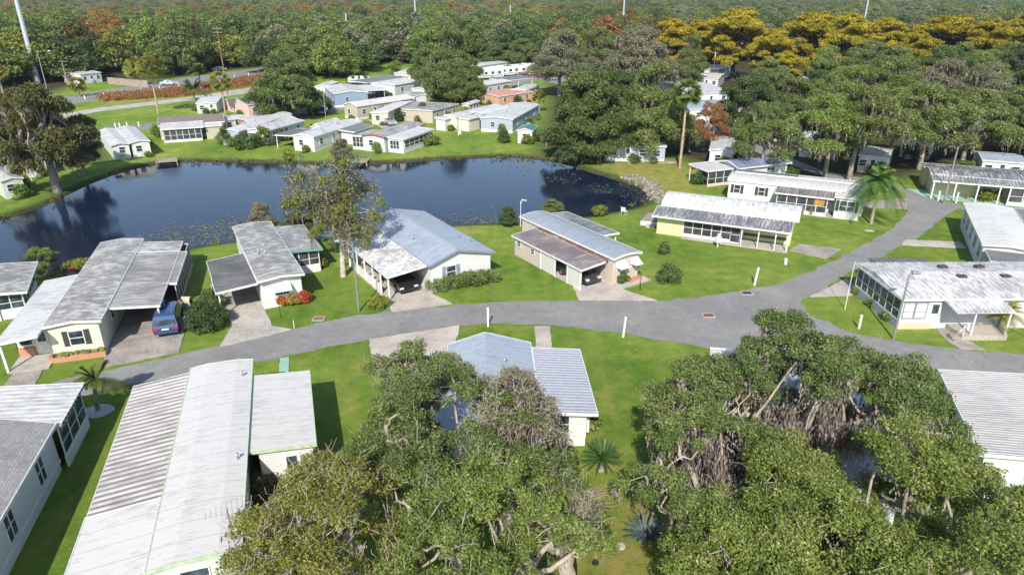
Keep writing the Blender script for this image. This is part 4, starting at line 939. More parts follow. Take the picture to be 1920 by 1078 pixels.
def moss_quads(P, rng, lo=.6, hi=2.0, w=.16, k=8):
    """hanging strands built of many small tufts that thin out towards the tip"""
    n = len(P); L = rng.uniform(lo, hi, n); i = np.repeat(np.arange(n), k); t = np.tile((np.arange(k) + .5) / k, n)
    sw = rng.normal(size=(n, 3)) * .10; sw[:, 2] = 0
    Q = P[i] + sw[i] * (t ** 1.5)[:, None]; Q[:, 2] -= t * L[i]; Q[:, :2] += rng.normal(size=(len(i), 2)) * (w * (1.15 - t))[:, None]
    h = (L[i] / k * rng.uniform(.9, 2.4, len(i)))[:, None]; a = rng.uniform(0, np.pi, len(i)); T = np.stack([np.cos(a), np.sin(a), rng.normal(size=len(i)) * .3], 1) * (w * rng.uniform(.35, .9, len(i)) * (1.15 - t))[:, None]
    Z = np.stack([rng.normal(size=len(i)) * .15, rng.normal(size=len(i)) * .15, np.ones(len(i))], 1) * h * .6
    return np.stack([Q + Z, Q + T, Q - Z, Q - T], 1).reshape(-1, 3)
def qmesh(name, V, mats, var, midx=None):
    n = len(V) // 4; return np_mesh(name, V, np.arange(4 * n).reshape(n, 4), mats, midx, {'var': ('FACE', var)})
def tree_meshes(name, seed, H, R, hb, n, rc, per, size, leaf, bark=M_bark, moss=0, flat=1., rt=.35, nl=6, low=.25, twigs=0, C=None, jit=.12, up=.35, rz=.7, lean=(0, 0), msz=(.6, 1.7), fill=.35, mw=.14, bs=1.0):
    rng = np.random.default_rng(seed)
    if C is None: C = boughs(dome(rng, R * .9, H - rc * .4, hb, max(9, int(n / 5.5)), flat, low, jit), rng, rc * 1.35 * bs)
    s = rng.uniform(.65, 1.3, len(C)) * rc; s *= .82; Rd = np.stack([s, s, s * rz], 1)
    V, var = clump_leaves(C, Rd, int(per * .8), size, rng, up, fill); out = {'crown': qmesh(name + '_crown', V, [leaf], var)}
    tv, tf = skeleton(C, rng, H, hb, rt, nl, lean, twigs); out['trunk'] = np_mesh(name + '_trunk', tv, tf, [bark], smooth=True)
    if moss:
        k = rng.integers(0, len(C), moss); d = rng.normal(size=(moss, 3)); d[:, 2] = -abs(d[:, 2]) * .5; P = C[k] + d * s[k][:, None] * .55
        V = moss_quads(P, rng, *msz, w=mw); out['moss'] = qmesh(name + '_moss', V, [L_moss], np.repeat(rng.beta(2, 2, moss), 8))
    return out
def tree_obj(name, meshes, loc, label, cat='tree', group=None, rot=0, scale=(1, 1, 1)):
    r = empty(name, loc, rot, label, cat, group); r.scale = scale
    for k, me in meshes.items(): link({'moss': 'hanging_moss'}.get(k, k), me, r)
    return r
def joined_mesh(name, seed, H, R, hb, n, rc, per, size, leaf, bark=M_barkd, **k):
    """crown and trunk in one mesh, for trees too far away to show their parts"""
    rng = np.random.default_rng(seed); C = dome(rng, R, H - rc * .5, hb, n, .85, .5, .26)
    s = rng.uniform(.7, 1.3, len(C)) * rc; V, var = clump_leaves(C, np.stack([s, s, s * .75], 1), per, size, rng, .4, .5)
    tv, tf = skeleton(C[:max(6, n // 3)], rng, H, hb, .3, 4); nl_ = len(V) // 4
    F = np.concatenate([np.arange(4 * nl_).reshape(nl_, 4), tf + len(V)]); VV = np.concatenate([V, tv])
    return np_mesh(name, VV, F, [leaf, bark], np.concatenate([np.zeros(nl_), np.ones(len(tf))]), {'var': ('FACE', np.concatenate([var, np.zeros(len(tf))]))})
def place(name, meshes, dims, base, top, rpx, label, cat='tree', group=None, rot=0):
    b = at(*base); D = b.y * math.cos(PITCH) + CH * math.sin(PITCH); Hh = max(2.0, top_z(b, top)); Rr = rpx / 1280 * D
    Hh = min(Hh, 26)
    return tree_obj(name, meshes, (b.x, b.y, -.05), label, cat, group, rot, (Rr / dims[1], Rr / dims[1], Hh / dims[0]))
# ---- hero trees of the foreground: clumps on each dome that stay inside the outline seen from above
def hero(name, label, seed, cpx, zc, R, H, hb, outline, gaps, n, rc, per, size, leaf, twigs=2, moss=0, mosszone=None, bark=M_twig, rt=.38, extra=None, rot=0, tsx=1.):
    rng = np.random.default_rng(seed); c = at(*cpx, zc); base = np.array([c.x, c.y, 0]); C = []; tries = 0; lim = 0
    nb = int(n / 4.6)
    while len(C) < nb and tries < nb * 90:
        tries += 1; r = R * math.sqrt(rng.uniform(0, 1)); a = rng.uniform(0, 6.28); x, y = r * math.cos(a) * tsx, r * math.sin(a)
        inner = rng.uniform() < .22
        z = hb + (H - hb) * math.sqrt(max(0, 1 - .92 * (r / R) ** 2)) * rng.uniform(.80, 1.04)
        z -= .9 * max(0, math.sin(x * 1.3 + seed) * math.cos(y * 1.1 + seed * 2))
        if inner: z = hb + (z - hb) * rng.uniform(.35, .8)
        px, py = project(base[0] + x, base[1] + y, z); P1 = np.array([px]); P2 = np.array([py])
        if not inside(P1, P2, outline)[0]: continue
        if any(inside(P1, P2, g)[0] for g in gaps) and rng.uniform() < .96: continue
        if C and min((x - q[0]) ** 2 + (y - q[1]) ** 2 + (z - q[2]) ** 2 for q in C) < (rc * 1.75) ** 2: continue
        C.append((x, y, z))
    C = boughs(np.array(C), rng, rc * 1.45, 6); keep = []
    for q in C:
        px, py = project(base[0] + q[0], base[1] + q[1], q[2]); keep.append(not any(inside(np.array([px]), np.array([py]), g)[0] for g in gaps) or rng.uniform() < .1)
    C = C[np.array(keep)]; s = rng.uniform(.55, 1.05, len(C)) * rc * .88
    V, var = clump_leaves(C, np.stack([s, s, s * .6], 1), int(per * .62), size, rng, .3, .25, 1.0)
    root = empty(name, base.tolist(), 0, label, 'tree')
    lf = link('crown', qmesh(name + '_crown', V, [leaf], var), root)
    tv, tf = skeleton(C, rng, H, hb, rt, 8, twigs=max(1, twigs // 3), twl=.8, tr=.010); link('trunk', np_mesh(name + '_trunk', tv, tf, [bark], smooth=True), root)
    if moss:
        k = rng.integers(0, len(C), moss); d = rng.normal(size=(moss, 3)) * .5; d[:, 2] = -abs(d[:, 2]); P = C[k] + d * s[k][:, None]
        L = [moss_quads(P, rng, .4, 1.3, .10)]; vv = [np.repeat(rng.beta(2, 2, moss), 8)]
        for zone, cnt, zz in (mosszone or []):
            Q = []
            xs_ = [p[0] for p in zone]; ys_ = [p[1] for p in zone]
            while len(Q) < cnt:
                a, b = rng.uniform(min(xs_), max(xs_)), rng.uniform(min(ys_), max(ys_))
                if inside(np.array([a]), np.array([b]), zone)[0]:
                    p = at(a, b, zz + rng.uniform(-1.2, .8) + .5 * math.sin(a * .09) + .4 * math.cos(b * .11)); Q.append((p.x - base[0], p.y - base[1], p.z))
            Q = np.array(Q); L.append(moss_quads(Q, rng, .7, 2.0, .07)); vv.append(np.repeat(rng.beta(2, 2.5, cnt), 8))
        link('hanging_moss', qmesh(name + '_moss', np.concatenate(L), [L_moss], np.concatenate(vv)), root)
    return root
gapsC = [[(850, 630), (1005, 640), (1005, 675), (930, 690), (890, 700), (845, 690)], [(665, 720), (705, 700), (720, 770), (690, 800), (660, 800)], [(880, 740), (915, 745), (910, 790), (885, 790)], [(990, 760), (1030, 770), (1020, 830), (985, 830)],
         [(745, 900), (780, 900), (775, 960), (745, 960)], [(700, 950), (725, 960), (720, 1060), (690, 1060)], [(1020, 960), (1045, 965), (1020, 1070), (985, 1080)]]
hero('oak_tree', 'tall green oak with pale limbs in front of the pale blue roof, central foreground', 11, (835, 790), 7.5, 6.3, 9.2, 3.4,
     [(690, 650), (750, 608), (850, 606), (880, 660), (960, 690), (1000, 700), (1010, 760), (1040, 820), (1060, 880), (960, 960), (720, 930), (640, 860), (690, 740)], gapsC, 160, .68, 640, .115, L_oak, 5, moss=260)
hero('oak_tree', 'olive yellow-green tree with bare twigs at the bottom, beside the big white roof', 12, (600, 970), 6.8, 5.6, 8.6, 2.6,
     [(545, 800), (600, 770), (650, 740), (690, 790), (700, 900), (740, 1000), (740, 1200), (380, 1200), (440, 1040), (480, 960), (530, 880)], gapsC, 120, .66, 470, .115, L_olive, 12, moss=260)
hero('oak_tree', 'green oak with sprawling bare grey branch ends at the bottom centre, over the lawn', 13, (895, 985), 7.2, 5.9, 8.8, 2.8,
     [(700, 880), (860, 830), (1040, 830), (1100, 900), (1140, 960), (1140, 1000), (1030, 1010), (1000, 1060), (990, 1200), (720, 1200)], gapsC, 145, .66, 620, .115, L_oakl, 8, moss=260)
hero('moss_hung_tree', 'grey mossy half-bare tree standing against the pale blue roof, right of the central green oak', 14, (950, 770), 7.6, 3.0, 9.3, 4.6,
     [(890, 690), (960, 680), (1010, 690), (1045, 760), (1040, 850), (960, 900), (900, 860)], [], 60, .6, 240, .11, L_grey, 12, moss=700)
hero('young_oak', 'sparse leafy treetop reaching over the driveway above the pale blue roof', 15, (775, 690), 6.6, 3.4, 8.0, 3.4, [(688, 655), (745, 612), (855, 606), (885, 655), (850, 700), (830, 760), (700, 760)], gapsC[1:], 48, .6, 420, .12, L_oak, 9, moss=160)
hero('bare_tree', 'nearly bare grey-twigged tree spreading over the back lawn beside the sago palm', 16, (1070, 950), 5.4, 3.0, 6.8, 3.0, [(990, 850), (1060, 870), (1150, 960), (1150, 1010), (1080, 1020), (990, 1000)], [], 30, .55, 130, .11, L_grey, 24, moss=200)
OUT = [(1405, 600), (1480, 562), (1570, 570), (1650, 640), (1712, 655), (1765, 720), (1795, 760), (1810, 850), (1830, 885), (1990, 850), (1990, 1250), (1330, 1250), (1290, 1020), (1180, 950), (1190, 880), (1240, 860), (1250, 800), (1235, 730), (1290, 690), (1380, 665)]
gapsR = [[(1462, 690), (1515, 688), (1512, 742), (1470, 740)], [(1572, 815), (1600, 812), (1670, 860), (1665, 892), (1575, 895)], [(1620, 700), (1650, 700), (1652, 735), (1625, 735)], [(1690, 830), (1740, 870), (1730, 890), (1690, 870)], [(1880, 895), (1915, 890), (1915, 930), (1880, 925)], [(1765, 930), (1800, 925), (1800, 990), (1765, 985)],
         [(1275, 800), (1330, 790), (1410, 815), (1420, 900), (1400, 950), (1340, 930), (1280, 870)], [(1440, 760), (1600, 745), (1680, 770), (1640, 815), (1500, 825), (1440, 805)], [(1520, 970), (1560, 960), (1560, 1040), (1520, 1040)]]
mz = [[(1268, 800), (1330, 790), (1420, 810), (1430, 900), (1400, 960), (1340, 930), (1290, 870)], [(1440, 760), (1600, 745), (1690, 770), (1640, 815), (1500, 830), (1430, 810)]]
hero('oak_tree', 'mossy oak crown reaching toward the road, topmost of the big clump at lower right', 21, (1540, 700), 7.6, 6.4, 10.0, 3.4, OUT, gapsR, 185, .72, 720, .12, L_oak, 4, moss=900, mosszone=[(mz[1], 1700, 5.8)])
hero('oak_tree', 'oak with curtains of brown moss, leftmost of the lower-right clump', 22, (1345, 880), 7.0, 5.2, 8.8, 3.0, OUT, gapsR, 130, .68, 700, .12, L_oak, 4, moss=800, mosszone=[(mz[0], 1800, 5.5), ([(1300, 1010), (1430, 1020), (1440, 1070), (1380, 1078)], 350, 5)])
hero('oak_tree', 'smaller oak crown beside the lawn above the brown moss curtain', 25, (1350, 735), 7.0, 4.3, 8.6, 3.2, OUT, gapsR, 75, .68, 680, .12, L_oak, 4, moss=500)
hero('oak_tree', 'broad bright green oak filling the bottom right corner', 23, (1715, 975), 8.0, 7.6, 10.2, 3.2, OUT + [], gapsR, 285, .76, 800, .115, L_oakl, 3, moss=500)
hero('oak_tree', 'bright green oak at the bottom edge between the mossy oaks', 24, (1520, 1010), 7.4, 4.6, 9.2, 3.0, OUT, gapsR, 115, .72, 780, .115, L_oakl, 3, moss=400)

# ---- eucalyptus-like tree by the pond with white forked trunk
def airy():
    rng = np.random.default_rng(5); b = at(643, 518); root = empty('pale_trunk_tree', b, 0, 'tall airy tree with pale leaning forked trunk on the near pond bank', 'tree')
    def L(px, py, dy=0): # point in the vertical plane of the trunk base
        z = top_z(b + Vector((0, dy, 0)), py); f = (b.y + dy) * math.cos(PITCH) + (CH - z) * math.sin(PITCH); return np.array([(px - 960) / 1280 * f - b.x, dy, z])
    trunkp = [np.array([0, 0, -.3]), L(641, 450), L(625, 420), L(600, 390), L(588, 368)]
    paths = [(np.array(trunkp), [.30, .24, .2, .15, .1]), (np.array([L(642, 500), L(655, 440, .5), L(658, 400, .7), L(652, 350, 1)]), [.2, .14, .1, .07])]
    tips = []
    for st, en, dy in ((588, 368, 0), (600, 390, 0), (625, 420, 0), (652, 350, 1), (658, 400, .7), (655, 440, .5)):
        a = L(st, en, dy)
        for _ in range(9):
            v = rng.normal(size=3) * [1.15, 1.1, .9] + [0, 0, .5]; e = a + v; e[2] = max(e[2], 2.2)
            paths.append((wob(bez(a, (a + e) / 2 + [0, 0, .5], e, 5), rng, .08), np.linspace(.06, .02, 5))); tips.append(e)
            for _ in range(3):
                u = e + rng.normal(size=3) * .7 + [0, 0, .1]; paths.append((bez(e, (e + u) / 2, u, 3), np.linspace(.025, .01, 3))); tips.append(u)
    tips += [L(x, y, rng.uniform(-1, 1)) for x, y in ((545, 350), (560, 335), (575, 330), (550, 370), (690, 345), (705, 365), (715, 380), (680, 330), (640, 325), (625, 335), (700, 350), (620, 440), (665, 430), (640, 470), (650, 395), (612, 400))]
    C = np.array(tips); C[:, 2] = C[:, 2].clip(1.5); s = rng.uniform(.4, .95, len(C)); V, var = clump_leaves(C, np.stack([s, s, s * .9], 1), 60, .20, rng, 0, .2, 1.3)
    link('crown', qmesh('airy_crown', V, [L_grey], np.clip(var * .8, 0, 1)), root); C2 = C[rng.integers(0, len(C), 55)]; s = rng.uniform(.35, .7, 55)
    V, var = clump_leaves(C2, np.stack([s, s, s], 1), 170, .20, rng); link('green_foliage', qmesh('airy_green', V, [L_olive], var), root)
    k = rng.integers(0, len(C), 320); V = moss_quads(C[k], rng, .4, 1.6, .12); link('hanging_moss', qmesh('airy_moss', V, [L_moss], np.repeat(rng.uniform(0, 1, 320), 8)), root)
    tv, tf = tube_np(paths, 8); link('trunk', np_mesh('airy_trunk', tv, tf, [plain('pale_bark', (.46, .40, .33), .8, var=.2, bump=.4)], smooth=True), root)
airy()

# ---- mid-distance trees: prototypes, then placed by their foot, their top and their width
D1 = (12., 6.)
PM = [tree_meshes('mid_oak_%d' % i, 31 + i, 12, 6, 3.0, 150, .98, 330, .25, l_, M_bark, moss=m_, rt=.3, low=.5, jit=.24, twigs=1) for i, (l_, m_) in enumerate(((L_oak, 600), (L_oakl, 700), (L_dark, 100), (L_grey, 1000)))]
PG = tree_meshes('golden_cypress', 41, 12, 6, 3.4, 150, 1.1, 300, .30, L_gold, M_barkd, flat=.45, rt=.35, rz=.38, low=.5, jit=.25)
PB = tree_meshes('brown_oak', 42, 12, 6, 3.0, 105, .88, 330, .25, L_rust, M_bark, moss=450, rt=.45, low=.9, flat=.75, jit=.3, twigs=2)
PR = tree_meshes('red_tree', 43, 12, 6, 2.5, 95, 1.0, 190, .26, leafm('orange_red_leaves', [(.10, .10, .03), (.20, .11, .03), (.38, .14, .05), (.36, .22, .10)]), M_twig, rt=.3, twigs=4)
PS = tree_meshes('young_tree', 44, 12, 6, 1.5, 40, 1.5, 300, .40, L_oakl, M_bark, rt=.3)
PD = tree_meshes('dense_oak', 45, 12, 6, 1.6, 200, .98, 370, .25, L_dark, M_barkd, moss=120, rt=.5, low=.8, jit=.24)
PH = [tree_meshes('high_oak_%d' % i, 51 + i, 12, 6, 4.6, 150, .98, 330, .25, l_, M_bark, moss=m_, rt=.3, low=.22, jit=.22, twigs=1, flat=.7) for i, (l_, m_) in enumerate(((L_oak, 900), (L_oakl, 800)))]
PD2 = tree_meshes('dense_oak_b', 46, 12, 6, 2.2, 185, .98, 370, .25, L_oak, M_barkd, moss=500, rt=.5, low=.7, jit=.24, twigs=1)
place('oak_tree', PB, D1, (108, 360), 128, 88, 'big brown and green mossy oak standing on the left pond bank', rot=1)
place('oak_tree', PB, D1, (158, 325), 205, 42, 'smaller leaning brown-leaved tree beside the big oak on the left pond bank', rot=3)
place('oak_tree', PB, D1, (15, 300), 150, 48, 'brown-leaved tree at the left edge behind the big bank oak', rot=2)
place('oak_tree', PD2, D1, (545, 222), 88, 70, 'big round oak by the highway, beside the blue home', rot=.5)
place('oak_tree', PD2, D1, (850, 192), 48, 55, 'tall mossy oak over the middle of the far row of homes', rot=2.2)
place('oak_tree', PM[0], D1, (805, 180), 80, 38, 'smaller oak left of the tall mossy oak, behind the white homes', rot=1.2)
place('oak_tree', PD2, D1, (870, 195), 110, 40, 'low oak crown over parked cars behind the white homes', rot=4)
place('young_tree', PS, D1, (742, 148), 108, 16, 'small bright green tree left of the tall mossy oak')
place('young_tree', PS, D1, (662, 156), 138, 12, 'small yellow-green round tree in front of the dark wood', rot=1)
place('oak_tree', PM[3], D1, (1048, 180), 50, 62, 'grey mossy oak behind the big pond oak, left side', rot=.3)
place('oak_tree', PM[3], D1, (1195, 190), 45, 78, 'grey-brown moss-draped tree behind the big pond oak, right side', rot=1.3)
place('oak_tree', PM[0], D1, (1120, 150), 40, 50, 'green oak between the two grey mossy trees', rot=2.3)
place('oak_tree', PD, D1, (1100, 296), 98, 84, 'big dense dark oak at the right end of the pond', rot=.9)
place('oak_tree', PD2, D1, (1215, 292), 108, 76, 'big round green oak on the dirt bank, right of the dense pond oak', rot=2.9)
place('oak_tree', PD, D1, (1160, 262), 110, 70, 'green oak filling the gap between the two big pond oaks', rot=3.9)
place('bush_tree', PD, D1, (1078, 305), 240, 38, 'low dark bushy tree leaning over the pond water', rot=1.9)
place('tree_with_red_leaves', PR, D1, (1330, 288), 182, 40, 'orange-red leaved tree right of the tall palm')
place('young_tree', PM[0], D1, (1292, 285), 208, 34, 'olive-green small tree beside the tall palm trunk', rot=2)
GL = ['standing first from the left', 'standing second from the left']
for i, (x, b, t, r, k, l_) in enumerate((
    (1425, 337, 185, 62, 1, 'pale-limbed mossy oak left of the twin-trunked oak behind the white home'),
    (1545, 335, 165, 80, 3, 'leaning mossy oak with thick pale trunk behind the white home'),
    (1592, 338, 150, 82, 1, 'mossy oak just right of the leaning thick-trunked oak'),
    (1665, 306, 150, 80, 0, 'green oak behind the large queen palm'),
    (1722, 318, 150, 84, 1, 'green mossy oak left of the utility pole by the teal driveway'),
    (1805, 300, 150, 78, 0, 'oak overhanging the roof of the carport home at the right'),
    (1900, 285, 150, 70, 1, 'oak at the right edge above the carport home'),
    (1400, 262, 120, 62, 2, 'dark green oak left of the small fan palm, right of the grey-roofed home'),
    (1480, 262, 140, 60, 0, 'oak shading the white homes right of the small fan palm'),
    (1570, 250, 110, 66, 1, 'bright oak in the second row below the golden trees'),
    (1650, 245, 100, 66, 1, 'bright oak in the second row, near the middle of the right-hand grove'),
    (1745, 245, 105, 66, 3, 'grey moss-draped oak in the second row of the right-hand grove'),
    (1830, 245, 112, 60, 3, 'grey moss-draped oak in the second row near the right edge'),
    (1905, 235, 110, 55, 0, 'green oak in the second row at the right edge'),
    (1590, 195, 85, 50, 0, 'green oak in the third row right of the glimpsed white roof'),
    (1670, 195, 75, 52, 0, 'green oak in the third row under the golden trees'),
    (1750, 195, 72, 54, 2, 'dark green oak in the third row under the orange-gold crown'),
    (1830, 195, 85, 52, 1, 'green oak in the third row right of the dark green one'),
    (1910, 190, 75, 50, 2, 'dark oak in the third row at the right edge'),
    (1440, 205, 100, 45, 0, 'oak left of the glimpsed white roof, below the golden trees'),
    (1530, 215, 120, 40, 2, 'dark oak right of the glimpsed white roof'))):
    place('oak_tree', PH[i % 2] if i < 5 else PM[k] if i % 2 else (PD2 if k in (0, 1) else PM[k]), D1, (x, b), t, r, l_, rot=i * 1.7)
for i, (x, b, t, r, l_) in enumerate(((1372, 150, 6, 62, 'largest golden cypress, its rounded crown nearest the middle'), (1255, 150, 26, 48, 'low golden tree left of the largest golden cypress'), (1300, 140, 30, 34, 'small golden tree just left of the largest golden cypress'),
    (1510, 150, 14, 58, 'golden cypress right of the largest one'), (1575, 158, 14, 52, 'golden cypress with white roof glimpsed below'), (1642, 150, 26, 52, 'golden cypress right of the leaning steel pole'), (1760, 148, 20, 66, 'broad orange-gold cypress near the right side'),
    (1835, 155, 26, 50, 'golden tree between the broad orange-gold cypress and the right edge'), (1905, 140, 12, 46, 'olive-gold tree at the right edge'), (1440, 165, 45, 40, 'low golden tree below and right of the largest golden cypress'), (1700, 170, 48, 40, 'low golden tree in front of the broad orange-gold cypress'))):
    place('golden_cypress', PG, D1, (x, b), t, r, l_, rot=i * 2.1)
for x, b, t, r, m_, l_ in ((495, 450, 375, 30, PM[3], 'grey-green shrubby tree at the water, left of the airy tree'), (560, 452, 388, 34, PB, 'brownish shrubby tree at the water behind the grey-roofed home'), (600, 450, 380, 24, PS, 'green shrubby tree at the foot of the airy tree'),
    (953, 423, 380, 18, PD, 'small round-crowned tree on forked trunk at the near bank'), (85, 514, 455, 30, PS, 'leafy dark shrub tree at the left pond corner'), (1038, 404, 370, 24, PM[0], 'rounded feathery shrub at the near bank behind the bowed blue roof'),
    (640, 300, 258, 22, PM[3], 'small mossy tree beside the wooden dock'), (792, 222, 190, 17, PM[3], 'spiky grey palm-like tree among the far homes'), (748, 228, 198, 9, PD, 'slim dark conifer beside the parked car'), (945, 268, 238, 12, PD, 'small dark purple-green tree on the far lawn')):
    place('small_tree', m_, D1, (x, b), t, r, l_, rot=x)
for i, (x, b, t, r, m_, l_) in enumerate(((940, 130, 72, 36, PD, 'dark round oak left of the camper storage row'), (985, 134, 66, 36, PM[0], 'green oak behind the camper storage row'), (1290, 165, 62, 34, PD2, 'green oak below the small golden trees'), (1345, 120, 40, 40, PD, 'dark oak behind the largest golden cypress'),
    (1540, 182, 78, 40, PM[1], 'green oak just below the golden cypresses, left'), (1620, 178, 72, 44, PD2, 'green oak just below the golden cypresses, middle'), (1870, 172, 66, 46, PD, 'dark green oak just below the golden trees near the right edge'), (1795, 176, 70, 44, PM[0], 'green oak just below the orange-gold cypress, right'), (1465, 180, 90, 36, PG, 'small golden-brown tree above the small fan palm'))):
    place('oak_tree', m_, D1, (x, b), t, r, l_, rot=i)
# ---- bushes
def bush(name, label, px, r, h, leaf, cat='bush', n=18, rc=.42, per=170, size=.16, group=None, sq=(1, 1), seed=None):
    rng = np.random.default_rng(int(px[0] * 7 + px[1]) if seed is None else seed); C = dome(rng, r, h, .2, n, .85, .4, .2); C[:, 0] *= sq[0]; C[:, 1] *= sq[1]
    s = rng.uniform(.7, 1.2, len(C)) * rc; V, var = clump_leaves(C, np.stack([s, s, s * .85], 1), per, size, rng, .3, .3); V[:, 2] = V[:, 2].clip(0)
    b = at(*px); return tag(link(name, qmesh(name, V, [leaf], var), None, b), label, cat, group)
bush('bush', 'round dark green bush on the lawn right of the beige home', (1254, 528), 1.05, 1.6, L_dark, n=26)
bush('bush', 'small upright conifer shrub on the lawn right of the beige home', (1245, 478), .4, 1.5, L_dark, n=10, rc=.3)
bush('bush', 'large dark green bush between the blue minivan and the next driveway', (392, 612), 1.75, 2.0, L_dark, n=45, rc=.45)
bush('bush', 'smaller bush behind the large bush near the minivan', (398, 580), 1.0, 1.7, L_dark, n=22)
bush('bush', 'clipped round bush beside the beige home patio', (1167, 532), .5, .9, L_dark, n=10, rc=.28)
bush('bush', 'spiky yellow-green plant by the driveway of the middle home', (712, 577), .75, .9, L_palmy, n=12, rc=.4)
bush('bush', 'green shrub below the grey-roofed porch', (600, 500), .7, 1.2, L_olive, n=12)
bush('bush', 'round yellow-green fan shrub on the near bank', (1123, 405), .9, 1.2, L_palmy, n=12, rc=.4)
bush('flowering_shrub', 'orange-red shrub on the left of the front flower bed', (528, 573), .5, .9, L_red, cat='shrub', n=10, rc=.3)
bush('flowering_shrub', 'orange-brown shrub in the middle of the front flower bed', (550, 572), .5, .85, L_orange, cat='shrub', n=10, rc=.3)
bush('flowering_shrub', 'deep red shrub on the right of the front flower bed', (572, 566), .55, 1.0, L_red, cat='shrub', n=12, rc=.3)
for i, (x, y, l_) in enumerate(((1609, 552, 'clipped shrub nearest the flagpole in the grey home bed'), (1634, 574, 'clipped shrub in the middle of the grey home bed'), (1664, 600, 'clipped shrub nearest the street lamp in the grey home bed'))):
    bush('bush', l_, (x, y), .45, .7, L_oakl, n=9, rc=.28, group='shrubs along the grey home')
bush('bush', 'leafy shrub beside the white closet of the pale blue home', (1106, 806), .6, 1.3, L_oakl, n=12, rc=.35)
bush('bush', 'dark shrub patch below the shaded wall of the big white home', (500, 925), 1.1, 1.2, L_rust, n=18)
bush('bush', 'green shrub below the red-trimmed home, right side', (805, 272), 1.6, 1.6, L_oakl, n=18, rc=.6, size=.3)
for x, y, r, h_, L, l_ in ((425, 272, 1.5, 3.2, L_palm, 'palm shrub left of the three by the long white roof'), (462, 280, 1.9, 3.0, L_palm, 'wide palm shrub in the middle by the long white roof'), (495, 275, 1.7, 3.6, L_palmy, 'tall yellow-green palm shrub by the long white roof'),
    (372, 207, 1.2, 1.6, L_palm, 'small shrub at the foot of the pale green shed'), (1312, 345, 1.0, 1.6, L_dark, 'leafy plant left of the patio corner'), (1340, 340, 1.1, 1.8, L_palm, 'banana-like plant at the patio corner'), (1478, 335, 1.0, 1.4, L_palm, 'low plant in the shade under the leaning oak'),
    (835, 190, 1.6, 2.2, L_dark, 'shrub left of the boxy entry room'), (525, 265, 1.4, 2.2, L_dark, 'round shrub between the palm shrubs and the carport'), (1845, 376, .8, 1.2, L_palmy, 'potted palm-like plant in front of the carport at the right')):
    bush('bush', l_, (x, y), r, h_, L, n=14, rc=.6, size=.28, per=120)
bush('shrub_border', 'yellow-green foliage edge behind the cream home, by the water', (160, 505), 1.2, 1.1, L_olive, n=18, rc=.35, sq=(1.6, .5))
rng = np.random.default_rng(77); a, b = at(812, 548), at(932, 528); C = np.array([[(a.x + (b.x - a.x) * t) - a.x + rng.normal() * .25, (b.y - a.y) * t + rng.normal() * .25, rng.uniform(.4, 1.1)] for t in np.linspace(0, 1, 70)])
s = rng.uniform(.35, .5, 70); V, var = clump_leaves(C, np.stack([s, s, s], 1), 200, .15, rng); V[:, 2] = V[:, 2].clip(0)
tag(link('hedge', qmesh('hedge', V, [L_oak], var), None, a), 'yellow-green hedge along the front of the middle gabled home', 'hedge')

# small foundation shrubs of the far homes, all alike at this distance
SP = []
for j, l_ in enumerate((L_oakl, L_dark, L_olive)):
    rng = np.random.default_rng(90 + j); C = dome(rng, .8, 1.3, .2, 9, .85, .4, .2); s = rng.uniform(.35, .5, len(C)); V, var = clump_leaves(C, np.stack([s, s, s], 1), 60, .26, rng); V[:, 2] = V[:, 2].clip(0); SP.append(qmesh('foundation_shrub', V, [l_], var))
rs = random.Random(6)
for i, p in enumerate(SHRUBS):
    o = link('foundation_shrub', SP[i % 3], None, p, (0, 0, rs.uniform(0, 6))); q = rs.uniform(.7, 1.4); o.scale = (q, q, q * rs.uniform(.7, 1.2)); tag(o, 'small low shrub against the wall of a home across the pond', 'shrub', 'foundation shrubs of the far homes')
# reeds and dead stems along the waterline
rng = np.random.default_rng(31); PP = np.array(pond); seg = np.roll(PP, -1, 0) - PP; ln = np.hypot(seg[:, 0], seg[:, 1]); C = []
for q, s_, l_ in zip(PP, seg, ln):
    if q[0] < -95 or q[1] < 50: continue
    for _ in range(int(l_ * 2.2)):
        t = rng.uniform(); x, y = q + s_ * t + rng.normal(size=2) * .3
        if math.sin(x * .35) + math.cos(y * .5 + x * .11) + rng.normal() * .5 > -.2: C.append((x, y, rng.uniform(-.25, .1)))
C = np.array(C); s = rng.uniform(.15, .38, len(C)); V, var = clump_leaves(C, np.stack([s, s, s * 1.3], 1), 14, .26, rng, .8)
tag(link('shore_reeds', qmesh('shore_reeds', V, [leafm('reed_blades', [(.10, .07, .03), (.18, .14, .05), (.20, .20, .06), (.30, .25, .12)], .9)], var)), kind='stuff')
